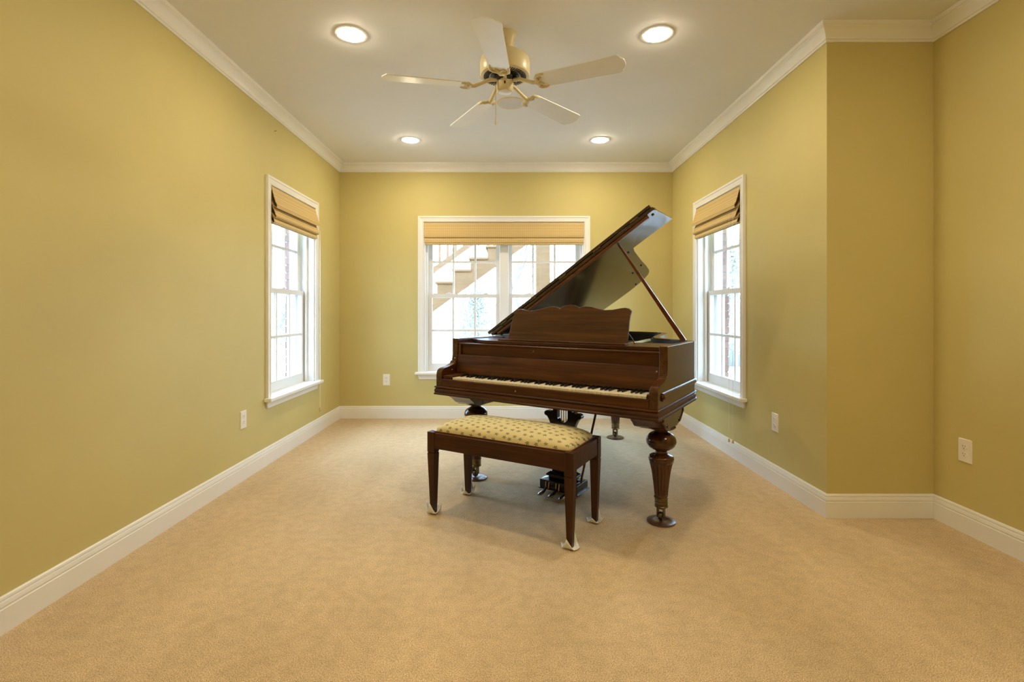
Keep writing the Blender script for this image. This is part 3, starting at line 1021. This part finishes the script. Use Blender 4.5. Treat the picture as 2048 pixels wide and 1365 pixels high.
for k in (-1, 0, 1):
    p = MB()
    pts = [(k * 0.072, -0.075, 0.050), (k * 0.072, -0.10, 0.046), (k * 0.072, -0.125, 0.038), (k * 0.072, -0.15, 0.031), (k * 0.072, -0.175, 0.028), (k * 0.072, -0.192, 0.028)]
    p.tube(pts, [0.008, 0.009, 0.012, 0.016, 0.017, 0.009], 10)
    for i, (x, y, z) in enumerate(p.v):
        base = 0.03 if y < -0.11 else 0.045
        p.v[i] = (x, y, base + (z - base) * 0.55)
    p.obj('pedal', M['chrome'], lyre, smooth=60)
    for e in (-1, 1):
        MB().tube([(k * 0.072 + e * 0.011, -0.080, 0.076), (k * 0.072 + e * 0.010, -0.086, 0.036)], 0.0035, 8).obj('pedal_guide', M['brass'], lyre)
for dx in (-0.016, 0.0, 0.016):
    MB().tube([(dx, 0, 0.10), (dx, 0, 0.62)], 0.003, 6).obj('pedal_rod', M['brass'], lyre)
for e in (-1, 1):
    MB().tube([(e * 0.09, 0.06, 0.07), (e * 0.06 + 0.02, 0.42, 0.64)], 0.008, 8).obj('lyre_brace', M['wood_red'], lyre, smooth=50)
# case bottom beams
for a, c in (((0.10, 0.62), (0.40, 1.9)), ((1.34, 0.62), (0.62, 1.9)), ((0.72, 0.62), (0.5, 1.9))):
    MB().tube([(a[0], a[1], 0.70), (c[0], c[1], 0.70)], 0.045, 4).obj('case_beam', M['dark_wood'], piano)
MB().box(0.052, 1.392, 0.60, 0.66, 0.66, 0.80).obj('belly_rail', M['dark_wood'], piano)

# caster cups under the three legs
PR = piano.rotation_euler.z
CUPL = ['round brown caster cup under the near right piano leg', 'round brown caster cup under the left piano leg, behind the bench', 'round brown caster cup under the rear piano leg at the tail']
CUP = MB().lathe([(0.074, 0.0), (0.077, 0.004), (0.076, 0.009), (0.066, 0.013), (0.040, 0.014), (0.036, 0.0125), (0.001, 0.0115)], 40).mesh('caster_cup', 40)
CUP.materials.append(M['coaster'])
for (u, v, _), lb in zip([LEGS[1], LEGS[0], LEGS[2]], CUPL):
    o = bpy.data.objects.new('caster_cup', CUP)
    COL.objects.link(o)
    w = Matrix.Rotation(PR, 3, 'Z') @ Vector((u, v, 0))
    o.location = (piano.location.x + w.x, piano.location.y + w.y, 0.0)
    tag(o, lb, 'caster cup', 'caster cups under the piano legs')

# ------------------------------------------------------------------ piano bench
bench = empty('piano_bench', (0.031, 2.752, 0), math.radians(-30.0))
tag(bench, 'brown wooden piano bench with cream leaf-print cushion in front of the keyboard', 'bench')
HL, HD = 0.443, 0.198
ZT = 0.466
for s in (-1, 1):
    MB().box(-HL + 0.048, HL - 0.048, s * HD - (0.022 if s > 0 else -0.003), s * HD + (-0.003 if s > 0 else 0.022), 0.374, ZT - 0.004).obj('long_rail', M['wood_bench'], bench, bevel=0.003)
    MB().box(s * HL - (0.022 if s > 0 else -0.003), s * HL + (-0.003 if s > 0 else 0.022), -HD + 0.048, HD - 0.048, 0.374, ZT - 0.004).obj('end_rail', M['wood_bench'], bench, bevel=0.003)
for sx in (-1, 1):
    for sy in (-1, 1):
        x0, x1 = sorted((sx * HL, sx * (HL - 0.048)))
        y0, y1 = sorted((sy * HD, sy * (HD - 0.048)))
        l = MB().box(x0, x1, y0, y1, 0.352, ZT)
        g_ = 0.002
        l.box(x0 + g_, x1 - g_, y0 + g_, y1 - g_, 0.346, 0.352)
        xa, xb = sorted((sx * (HL - 0.012), sx * (HL - 0.040)))
        ya, yb = sorted((sy * (HD - 0.012), sy * (HD - 0.040)))
        l.frustum((xa, xb, ya, yb), 0.006, (x0, x1, y0, y1), 0.346)
        l.obj('leg', M['wood_bench_z'], bench, bevel=0.002)
MB().box(-HL + 0.02, HL - 0.02, -HD + 0.02, HD - 0.02, 0.440, 0.452).obj('seat_board', M['wood_bench'], bench)
# piping strip
MB().box(-HL + 0.022, HL - 0.022, -HD + 0.022, HD - 0.022, 0.452, 0.469).obj('seat_edge', M['wood_red'], bench, bevel=0.003)
cu = MB()
nx, ny = 56, 28
ax_, ay_ = HL - 0.026, HD - 0.024
cv = []
for j in range(ny + 1):
    for i in range(nx + 1):
        a = -1 + 2 * i / nx
        c = -1 + 2 * j / ny
        a = math.copysign(1 - (1 - abs(a)) ** 1.6, a)
        c = math.copysign(1 - (1 - abs(c)) ** 1.6, c)
        hgt = max(0.0, (1 - abs(a) ** 5) * (1 - abs(c) ** 3.2)) ** 0.42
        # rounded plan corners
        k = max(0.0, abs(a) ** 10 + abs(c) ** 10)
        sh = 1 / max(1.0, k ** 0.06)
        puff = 0.004 * math.sin(3.1 * a + 1) * math.cos(2.3 * c)
        cv.append((a * ax_ * sh, c * ay_ * sh, 0.464 + (0.068 + puff) * hgt))
cu.add(cv, [(j * (nx + 1) + i, j * (nx + 1) + i + 1, (j + 1) * (nx + 1) + i + 1, (j + 1) * (nx + 1) + i) for j in range(ny) for i in range(nx)])
ring = [i for i in range(nx + 1)] + [j * (nx + 1) + nx for j in range(1, ny + 1)] + [ny * (nx + 1) + i for i in range(nx - 1, -1, -1)] + [j * (nx + 1) for j in range(ny - 1, 0, -1)]
cu.f.append(tuple(ring[::-1]))
cu.obj('cushion', M['fabric'], bench, smooth=60)

# scraps of white felt under the bench feet
PADL = {(-1, -1): 'crumpled white felt pad under the front left bench foot', (1, -1): 'crumpled white felt pad under the bench foot nearest the camera',
        (1, 1): 'crumpled white felt pad under the rear right bench foot', (-1, 1): 'crumpled white felt pad under the rear left bench foot'}
for (sx, sy), lb in PADL.items():
    rnd = random.Random(hash((sx, sy, 7)) % 1000 + 3)
    n = 8
    pv = []
    sz = 0.044
    rr = rnd.uniform(0.2, 0.7)
    lift = [rnd.choice((0.008, 0.03, 0.05)) for _ in range(4)]
    lift[rnd.randrange(4)] = 0.06
    for j in range(n + 1):
        for i in range(n + 1):
            a, c = -1 + 2 * i / n, -1 + 2 * j / n
            q = (0 if a < 0 else 1) + (0 if c < 0 else 2)
            corner = max(0, abs(a) * 0.55 + abs(c) * 0.55 - 0.42)
            zz = 0.0035 + lift[q] * corner ** 1.3 * 1.9 + 0.002 * math.sin(7 * a + q) * abs(c) + 0.001
            pull = 1 - 0.30 * corner
            x, y = a * sz * pull, c * sz * pull
            pv.append((x * math.cos(rr) - y * math.sin(rr), x * math.sin(rr) + y * math.cos(rr), max(0.003, zz)))
    pd = MB().add(pv, [(j * (n + 1) + i, j * (n + 1) + i + 1, (j + 1) * (n + 1) + i + 1, (j + 1) * (n + 1) + i) for j in range(n) for i in range(n)])
    o = pd.obj('felt_pad', M['felt'], None, smooth=50)
    m = o.modifiers.new('solid', 'SOLIDIFY')
    m.thickness = 0.0025
    w = Matrix.Rotation(bench.rotation_euler.z, 3, 'Z') @ Vector((sx * (HL - 0.026), sy * (HD - 0.026), 0))
    o.location = (bench.location.x + w.x, bench.location.y + w.y, 0.0)
    tag(o, lb, 'felt pad', 'white pads under the bench feet')

# ------------------------------------------------------------------ ceiling fan
FX, FY = -0.012, 2.836
fan = empty('ceiling_fan', (FX, FY, H))
tag(fan, 'cream and white five-blade ceiling fan with a pull chain', 'ceiling fan')


def fz(z):
    return z - H


MB().lathe([(0.036, fz(2.640)), (0.044, fz(2.652)), (0.056, fz(2.69)), (0.063, fz(2.715)), (0.064, fz(2.7345))], 36).obj('canopy', M['fan_cream'], fan, smooth=35)
MB().lathe([(0.028, fz(2.628)), (0.031, fz(2.640)), (0.030, fz(2.650))], 24).obj('hanger_ball', M['black'], fan, smooth=35)
MB().lathe([(0.013, fz(2.60)), (0.013, fz(2.64))], 16).obj('downrod', M['fan_cream'], fan, smooth=35)
MB().lathe([(0.082, fz(2.492)), (0.127, fz(2.4905)), (0.138, fz(2.494)), (0.143, fz(2.506)), (0.143, fz(2.568)), (0.139, fz(2.588)), (0.125, fz(2.603)), (0.085, fz(2.612)), (0.030, fz(2.616))], 56).obj('motor_housing', M['fan_cream'], fan, smooth=35)
vb = MB()
for k in range(52):
    a = 2 * PI * k / 52
    R_ = Matrix.Rotation(a, 4, 'Z')
    vb.box(0.090, 0.122, -0.0028, 0.0028, fz(2.4880), fz(2.4925), R_)
tag(vb.obj('vent_slots', M['black'], fan), kind='stuff')
MB().lathe([(0.050, fz(2.486)), (0.083, fz(2.486)), (0.083, fz(2.4925))], 40).obj('motor_ring', M['black'], fan, smooth=35)
mt = MB()
for k in range(5):
    a = 2 * PI * (k + 0.5) / 5 + math.radians(47)
    mt.lathe([(0.002, fz(2.458)), (0.014, fz(2.462)), (0.019, fz(2.474)), (0.019, fz(2.488))], 14, (0.052 * math.cos(a), 0.052 * math.sin(a)))
mt.obj('motor_rotor', M['motor'], fan, smooth=50)
MB().lathe([(0.050, fz(2.466)), (0.050, fz(2.49))], 28).obj('flywheel', M['motor'], fan, smooth=35)
MB().lathe([(0.030, fz(2.400)), (0.044, fz(2.401)), (0.047, fz(2.406)), (0.049, fz(2.45)), (0.047, fz(2.466))], 36).obj('switch_housing', M['fan_cream'], fan, smooth=35)
MB().lathe([(0.002, fz(2.393)), (0.022, fz(2.395)), (0.038, fz(2.400)), (0.040, fz(2.404))], 32).obj('switch_cap', M['fan_white'], fan, smooth=45)
MB().box(-0.004, 0.004, -0.051, -0.047, fz(2.432), fz(2.446)).obj('reverse_switch', M['black'], fan)
ch = MB()
cxy = (-0.052, -0.030)
ch.tube([(cxy[0], cxy[1], fz(2.434)), (cxy[0], cxy[1], fz(2.238))], 0.0012, 6)
cho = ch.obj('pull_chain', M['brass'], fan)
MB().lathe([(0.003, fz(2.205)), (0.0065, fz(2.210)), (0.0065, fz(2.222)), (0.003, fz(2.240))], 12, cxy).obj('chain_fob', M['fan_cream'], cho, smooth=45)
# blades
BO = [(0.205, -0.052), (0.24, -0.058), (0.45, -0.064), (0.640, -0.070), (0.655, -0.068), (0.664, -0.058), (0.667, -0.044), (0.676, -0.036), (0.684, -0.020), (0.686, 0.0)]
BO = BO + [(x, -y) for x, y in BO[-2::-1]]
for k in range(5):
    a = math.radians(47 + 72 * k)
    bl = MB().prism(BO, lambda x, y: (x, y, -0.003), lambda x, y: (x, y, 0.003)).obj('blade', M['fan_white'], fan, bevel=0.0015)
    bl.matrix_local = Matrix.Rotation(a, 4, 'Z') @ Matrix.Translation((0, 0, fz(2.428))) @ Matrix.Rotation(math.radians(-12), 4, 'X')
    ir = MB()
    arm = [(0.045, 0, 0.040), (0.09, 0, 0.036), (0.135, 0, 0.014), (0.175, 0, -0.004), (0.205, 0, -0.008)]
    ir.tube(arm, [0.011, 0.011, 0.010, 0.012, 0.010], 8)
    for s in (-1, 1):
        ir.tube([(0.195, 0, -0.008), (0.205, s * 0.020, -0.008), (0.200, s * 0.036, -0.008), (0.213, s * 0.050, -0.007), (0.238, s * 0.054, -0.006), (0.252, s * 0.050, -0.006)], [0.011, 0.010, 0.008, 0.009, 0.007, 0.004], 8)
        ir.tube([(0.20, 0, -0.008), (0.218, s * 0.012, -0.008), (0.228, s * 0.024, -0.007), (0.220, s * 0.034, -0.007)], [0.008, 0.006, 0.005, 0.003], 6)
    ir.obj('blade_iron', M['fan_cream'], bl, smooth=60)

# ------------------------------------------------------------------ recessed ceiling lights
CANL = {(-0.893, 0.60): 'lit recessed ceiling light added to brighten the near left floor, out of the picture', (1.75, 1.20): 'lit recessed ceiling light added to brighten the near right alcove, out of the picture', (0.860, 0.60): 'lit recessed ceiling light added to brighten the near right floor, out of the picture',  # unseen lamps, added to brighten the near floor and walls
        (-0.893, 2.836): 'lit recessed ceiling light to the left of the fan, large in view', (0.860, 2.836): 'lit recessed ceiling light to the right of the fan, large in view',
        (-0.893, 4.579): 'lit recessed ceiling light at the back left, before the window wall', (0.860, 4.579): 'lit recessed ceiling light at the back right, above the piano lid'}
for (x, y), lb in CANL.items():
    r = tag(empty('recessed_light', (x, y, H)), lb, 'ceiling light', 'recessed lights in the ceiling')
    MB().lathe([(0.074, -0.001), (0.075, -0.004), (0.086, -0.004), (0.094, -0.0025), (0.096, 0.0)], 48).obj('trim_ring', M['ceiling'], r, smooth=40)
    MB().lathe([(0.002, -0.0150), (0.030, -0.0140), (0.055, -0.0105), (0.0700, -0.0055), (0.0745, -0.0025), (0.0745, -0.001)], 40).obj('lens', M['lamp'], r, smooth=50)

# ceiling speaker between the lamp rows
sp = tag(empty('ceiling_speaker', (0.032, 3.77, H)), 'round flush ceiling speaker with cream rim behind the fan', 'speaker')
MB().lathe([(0.090, -0.004), (0.095, -0.007), (0.106, -0.006), (0.109, 0.0)], 48).obj('rim', M['fan_cream'], sp, smooth=40)
MB().lathe([(0.002, -0.006), (0.05, -0.0055), (0.0905, -0.004), (0.0905, -0.001)], 40).obj('grille', M['grille'], sp, smooth=50)


# ------------------------------------------------------------------ outlets
def outlet(loc, rz, label, sc=1.0):
    r = tag(empty('wall_outlet', loc, rz), label, 'outlet', 'duplex outlets on the walls')
    w, h = 0.038 * sc, 0.061 * sc
    MB().frustum((-w, w, -h, h), 0.0, (-w + 0.003, w - 0.003, -h + 0.003, h - 0.003), 0.006).obj('cover_plate', M['ivory_plastic'], r, bevel=0.001).matrix_local = Matrix.Rotation(PI / 2, 4, 'X')
    for dz in (-0.0195, 0.0195):
        pts = []
        for k in range(24):
            a = 2 * PI * k / 24
            pts.append((0.0165 * math.cos(a), max(-0.0125, min(0.0125, 0.0165 * math.sin(a)))))
        f = MB().prism(pts, lambda x, z: (x, -0.0055, z + dz), lambda x, z: (x, -0.008, z + dz)).obj('receptacle', M['ivory_plastic'], r)
        for dx in (-0.006, 0.006):
            MB().box(dx - 0.0011, dx + 0.0011, -0.0084, -0.0078, dz + 0.001, dz + 0.009).obj('slot', M['outlet_dark'], f)
        MB().lathe([(0.0024, 0), (0.0024, 0.0006)], 12).obj('ground_hole', M['outlet_dark'], f).matrix_local = Matrix.Translation((0, -0.0078, dz - 0.006)) @ Matrix.Rotation(PI / 2, 4, 'X')
    MB().lathe([(0.003, 0), (0.0025, 0.0012)], 12).obj('screw', M['ivory_plastic'], r).matrix_local = Matrix.Translation((0, -0.006, 0)) @ Matrix.Rotation(PI / 2, 4, 'X')
    return r


outlet((-1.295, YB, 0.413), 0, 'white duplex outlet on the back wall left of the window')
outlet((XL, 3.375, 0.408), PI / 2, 'white duplex outlet on the left wall before the window')
outlet((XR, 3.283, 0.410), -PI / 2, 'white duplex outlet on the right wall below the window end')
outlet((XS, 2.563, 0.424), -PI / 2, 'white duplex outlet on the near right wall, largest in view')

# nail on the left wall
nl = tag(empty('wall_nail', (XL, 3.828, 2.540), PI / 2), 'small dark picture nail high on the left wall', 'nail')
MB().tube([(0, 0.0, 0.0), (0, -0.014, 0.004)], 0.0016, 8).obj('shank', M['nail'], nl)
MB().tube([(0, -0.014, 0.004), (0, -0.016, 0.0045)], 0.0035, 10).obj('head', M['nail'], nl)


# ------------------------------------------------------------------ woven wood roman shades
def shade(name, label, loc, rz, w, z_top, z1, z2, z3, cords, tassel_z, out):
    r = tag(empty(name, loc, rz), label, 'window shade', 'woven wood shades on the windows')
    h = w / 2
    t = 0.004
    MB().box(-h + 0.004, h - 0.004, -0.006, 0.03, z_top - 0.035, z_top).obj('head_rail', M['bamboo'], r)

    def sheet(pts, nm, hh):
        # pts (y,z) profile of a folded sheet, given thickness t
        a = MB()
        n = len(pts)
        nrm = []
        for i in range(n):
            p, q = Vector(pts[max(i - 1, 0)]), Vector(pts[min(i + 1, n - 1)])
            d = (q - p).normalized()
            nrm.append(Vector((d.y, -d.x)) * t)
        loop = [tuple(p) for p in pts] + [(pts[i][0] + nrm[i].x, pts[i][1] + nrm[i].y) for i in range(n - 1, -1, -1)]
        vs = [(-hh, y, z) for y, z in loop] + [(hh, y, z) for y, z in loop]
        m = len(loop)
        fs = [(i, (i + 1) % m, m + (i + 1) % m, m + i) for i in range(m)]
        for i in range(n - 1):
            fs.append((i, i + 1, m - 2 - i, m - 1 - i))
            fs.append((m + i + 1, m + i, 2 * m - 1 - i, 2 * m - 2 - i))
        a.add(vs, fs)
        return a.obj(nm, M['bamboo'], r, smooth=30)
    o = out
    sheet([(-0.008, z_top), (-0.010 - 0.35 * o, z_top * 0.65 + z1 * 0.35), (-0.012 - 0.75 * o, z_top * 0.25 + z1 * 0.75), (-0.014 - o, z1 + 0.02), (-0.012 - o, z1), (-0.004 - 0.6 * o, z1 + 0.012), (0.010, z1 + 0.09)], 'front_panel', h - 0.002)
    sheet([(0.010, z1 + 0.08), (-0.004 - 0.8 * o, z2 + 0.04), (-0.008 - 0.95 * o, z2 + 0.008), (-0.004 - 0.9 * o, z2), (0.012, z2 + 0.07)], 'fold', h - 0.006)
    sheet([(0.014, z2 + 0.06), (0.000 - 0.6 * o, z3 + 0.04), (-0.003 - 0.7 * o, z3 + 0.006), (0.002 - 0.6 * o, z3), (0.018, z3 + 0.05)], 'fold', h - 0.010)
    MB().box(-h + 0.012, h - 0.012, 0.002, 0.010, z3 - 0.0, z3 + 0.030).obj('bottom_slat', M['bamboo'], r)
    MB().box(-h + 0.003, h - 0.003, 0.030, 0.034, z3 + 0.012, z_top).obj('back_panel', M['bamboo'], r)
    for sx in (-1, 1):
        MB().box(sx * (h - 0.009) - 0.002, sx * (h - 0.009) + 0.002, -0.002 - 0.3 * o, 0.030, z3 + 0.03, z_top - 0.03).obj('side_tape', M['tape'], r)
    for cx, y, ztop, zt in cords:
        c = MB().tube([(cx, y, ztop), (cx, y, (ztop + zt) / 2), (cx, y, zt + 0.02)], 0.0011, 6).obj('lift_cord', M['cord'], r)
        MB().lathe([(0.003, zt + 0.024), (0.0075, zt + 0.018), (0.0085, zt), (0.006, zt - 0.002)], 12, (cx, y)).obj('tassel', M['tassel'], c, smooth=40)
    return r


shade('roman_shade', 'wide tan woven wood shade at the top of the back window', (bc, YB, 0), 0, BW[1] - BW[0] - 0.004, BW[3] - 0.010, 1.945, 1.882, 1.862,
      [(BW[1] - bc - 0.045, -0.012, 1.94, 0.66), (BW[1] - bc - 0.022, -0.012, 1.94, 0.70), (0.395, 0.016, 1.90, 1.30)], 0, 0.006)
shade('roman_shade', 'tan woven wood shade on the left wall window', (XL, sc_, 0), PI / 2, SW[1] - SW[0] - 0.004, BW[3] - 0.010, 1.938, 1.862, 1.822,
      [(0.408, -0.063, 1.90, 0.235), (0.420, -0.063, 1.90, 0.215)], 0, 0.040)
shade('roman_shade', 'tan woven wood shade on the right wall window', (XR, sc_, 0), -PI / 2, SW[1] - SW[0] - 0.004, BW[3] - 0.010, 1.938, 1.862, 1.822,
      [(0.385, -0.075, 1.90, 0.145), (0.424, -0.063, 1.90, 0.145)], 0, 0.040)

# ------------------------------------------------------------------ outside: timber stair and posts
stair = tag(empty('deck_stair', (0, 0, 0)), 'brown timber deck stair rising outside the back window', 'stair')
YS0, YS1 = 7.31, 8.30


def stepz(n): return 1.5926 + 0.178 * (n - 9)
def stepx(n): return -1.064 + 0.249 * (n - 9)


sl = 0.178 / 0.249
for y, dep in ((YS0 + 0.02, 0.420), (YS1 - 0.06, 0.300)):
    lowf = lambda x: max(-0.16, stepz(9) - dep + (x - stepx(9)) * sl)
    sg = MB()
    for n in range(1, 17):
        xa, xb, zt_ = stepx(n) + 0.03, stepx(n + 1) + 0.03, stepz(n) - 0.032
        sg.prism([(xa, lowf(xa)), (xb, lowf(xb)), (xb, zt_), (xa, zt_)], lambda x, z: (x, y, z), lambda x, z: (x, y + 0.04, z))
    sg.obj('stringer', M['deck'], stair)
tr = MB().box(0, 0.285, 0, YS1 - YS0, -0.032, 0).obj('tread', M['deck'], stair, bevel=0.004)
tr.location = (stepx(1), YS0, stepz(1))
for n in range(2, 17):
    inst(tr, 'tread', stair, (stepx(n), YS0, stepz(n)))
# far-side railing: sloping bottom rail, balusters, top rail
rail = lambda x: 1.144 + (624 - 541.5) * YS1 / 990 + (x - (866.5 - 1014) * YS1 / 990) * sl
for dz, hh, nm in ((0, 0.10, 'bottom_rail'), (0.82, 0.09, 'handrail')):
    MB().prism([(-2.9, rail(-2.9) + dz - hh / 2), (0.9, rail(0.9) + dz - hh / 2), (0.9, rail(0.9) + dz + hh / 2), (-2.9, rail(-2.9) + dz + hh / 2)],
               lambda x, z: (x, YS1 - 0.02, z), lambda x, z: (x, YS1 + 0.02, z)).obj(nm, M['deck'], stair)
bal = MB().box(-0.018, 0.018, -0.018, 0.018, 0, 0.80).obj('baluster', M['deck'], stair)
xs = [-2.75 + 0.135 * k for k in range(27)]
bal.location = (xs[0], YS1, rail(xs[0]))
for x in xs[1:]:
    inst(bal, 'baluster', stair, (x, YS1, rail(x)))
nw = MB().box(-3.30, -3.16, 7.42, 7.56, -0.2, 1.075).box(-3.295, -3.165, 7.425, 7.555, 1.075, 1.09).box(-3.305, -3.155, 7.415, 7.565, 1.09, 1.205)
nw.obj('newel_post', M['deck'], stair)
MB().box(stepx(17), 2.6, YS0, YS1 + 0.4, stepz(16) - 0.24, stepz(17)).obj('landing', M['deck'], stair)
dp = tag(empty('deck_post', (0.505, 7.0, -0.15)), 'square brown timber deck post outside the right half of the back window', 'post')
MB().box(-0.097, 0.097, -0.097, 0.097, 0, 3.14).obj('shaft', M['deck'], dp, bevel=0.006)
MB().box(-0.11, 0.11, -0.11, 0.11, 0, 0.05).obj('post_base', M['deck'], dp)


# ------------------------------------------------------------------ fences
def gz(x, y):
    d = max(0.0, max(abs(x) - 3.5, y - 8.5))
    z = -0.12 - 1.8 * min(1.0, d / 20) + 0.05 * math.sin(x * 1.3) * math.cos(y * 0.9)
    if d > 28:
        z += (d - 28) * 0.10
    return z


fe = tag(empty('picket_fence', (0, 30, 0)), 'low whitish picket fence far across the yard', 'fence')
pk = MB().prism([(-0.055, 0), (0.055, 0), (0.055, 0.86), (0.0, 0.93), (-0.055, 0.86)], lambda x, z: (x, -0.01, z), lambda x, z: (x, 0.01, z)).obj('picket', M['fence'], fe)
xs = [-19 + 0.150 * k for k in range(160)]
pk.location = (xs[0], 0, -1.93)
for x in xs[1:]:
    inst(pk, 'picket', fe, (x, 0, -1.93))
for z in (0.2, 0.65):
    MB().box(-19.1, 5.1, 0.01, 0.05, -1.93 + z, -1.93 + z + 0.08).obj('fence_rail', M['fence'], fe)
f2 = tag(empty('board_fence', (0, 24, 0)), 'grey board fence seen through the right wall window', 'fence')
bd = MB().box(-0.07, 0.07, -0.01, 0.01, 0, 1.45).obj('board', M['fence_grey'], f2)
xs = [8.0 + 0.155 * k for k in range(28)]
rnd = random.Random(5)
for i, x in enumerate(xs):
    o = bd if i == 0 else inst(bd, 'board', f2)
    o.location = (x, 0, -1.82 + rnd.uniform(-0.03, 0.03))
for z in (0.3, 1.1):
    MB().box(7.9, 12.3, 0.01, 0.05, -1.82 + z, -1.82 + z + 0.09).obj('fence_rail', M['fence_grey'], f2)


# ------------------------------------------------------------------ trees
def tree(x, y, h, seed, label, spread=0.5, r0=None):
    rnd = random.Random(seed)
    root = tag(empty('bare_tree', (x, y, gz(x, y) - 0.1)), label, 'tree', 'bare trees beyond the yard')
    trunk, twigs = MB(), MB()

    def grow(p, d, L, r, depth):
        pts = [p]
        rad = [r]
        n = 4
        q = p.copy()
        for k in range(n):
            d = (d + Vector((rnd.uniform(-1, 1), rnd.uniform(-1, 1), rnd.uniform(-0.3, 0.6))) * 0.16).normalized()
            q = q + d * (L / n)
            pts.append(q.copy())
            rad.append(r * (1 - 0.45 * (k + 1) / n))
        (trunk if depth == 0 else twigs).tube(pts, rad, 7 if depth == 0 else (5 if depth == 1 else 3), depth < 2)
        if depth < 3:
            for c in range((5, 4, 3)[depth]):
                f = rnd.uniform(0.3, 1.0)
                i = min(n - 1, int(f * n))
                bp = pts[i].lerp(pts[i + 1], f * n - i if f < 1 else 1)
                a = rnd.uniform(0, 2 * PI)
                nd = (d * 0.8 + Vector((math.cos(a), math.sin(a), 0.35)) * spread).normalized()
                grow(bp, nd, L * rnd.uniform(0.42, 0.62), rad[i] * 0.5, depth + 1)
    grow(Vector((0, 0, 0)), Vector((rnd.uniform(-0.1, 0.1), 0, 1)).normalized(), h * 0.62, r0 or h * 0.0075, 0)
    trunk.obj('trunk', M['bark'], root, smooth=60)
    twigs.obj('branches', M['bark'], root, smooth=60)
    return root


def shrub(x, y, w, h, seed, label):
    rnd = random.Random(seed)
    root = tag(empty('evergreen', (x, y, gz(x, y) - 0.1)), label, 'tree', 'pale evergreens beyond the yard')
    MB().tube([(0, 0, 0), (0.05, 0, h * 0.5), (0, 0, h * 0.95)], [0.09, 0.06, 0.02], 6).obj('stem', M['bark'], root)
    f = MB()
    for k in range(4500):
        t = rnd.random() ** 0.8
        a = rnd.uniform(0, 2 * PI)
        rr = w * (1 - t * 0.8) * math.sqrt(rnd.random())
        c = Vector((rr * math.cos(a), rr * math.sin(a), h * (0.12 + 0.88 * t)))
        s = rnd.uniform(0.04, 0.10)
        u = Vector((rnd.uniform(-1, 1), rnd.uniform(-1, 1), rnd.uniform(-1, 1))).normalized()
        v = u.orthogonal().normalized()
        f.add([c - u * s, c + v * s * 0.4, c + u * s, c - v * s * 0.4], [(0, 1, 2, 3)])
    tag(f.obj('foliage', M['leaf'], root), kind='stuff')
    return root


tree(-3.2, 17.0, 11, 11, 'pale bare tree left of the stair behind the back window')
tree(-1.55, 14.0, 9, 5, 'forked bare tree in the middle panes of the left sash', 0.75)
tree(-0.45, 17.0, 11, 23, 'slim bare tree just left of the centre mullion')
tree(1.7, 36.0, 18, 31, 'thin bare tree right of the centre mullion')
tree(4.4, 26.0, 13, 37, 'bare tree behind the right half of the back window')
tree(-9.6, 19.0, 11, 41, 'bare tree seen through the upper left wall window')
tree(-12.5, 26.0, 13, 43, 'far bare tree in the left wall window')
tree(8.6, 19.5, 13, 47, 'tall thin bare tree in the right wall window', 0.4)
tree(10.5, 25.0, 14, 53, 'far bare tree in the right wall window')
shrub(-4.0, 24, 2.2, 5.5, 3, 'pale evergreen low behind the left sash of the back window')
shrub(-1.6, 27, 1.6, 4.2, 5, 'small pale evergreen near the centre of the back window')
shrub(2.2, 34, 1.4, 9.5, 7, 'tall narrow pale evergreen beside the deck post')
shrub(-14.8, 34, 1.9, 3.8, 9, 'pale green bush above the picket fence in the left wall window')
shrub(9.8, 22, 1.5, 5.5, 13, 'pale green evergreen above the board fence in the right wall window')
shrub(12.3, 26, 1.8, 6.0, 15, 'second pale evergreen at the right edge of the right wall window')
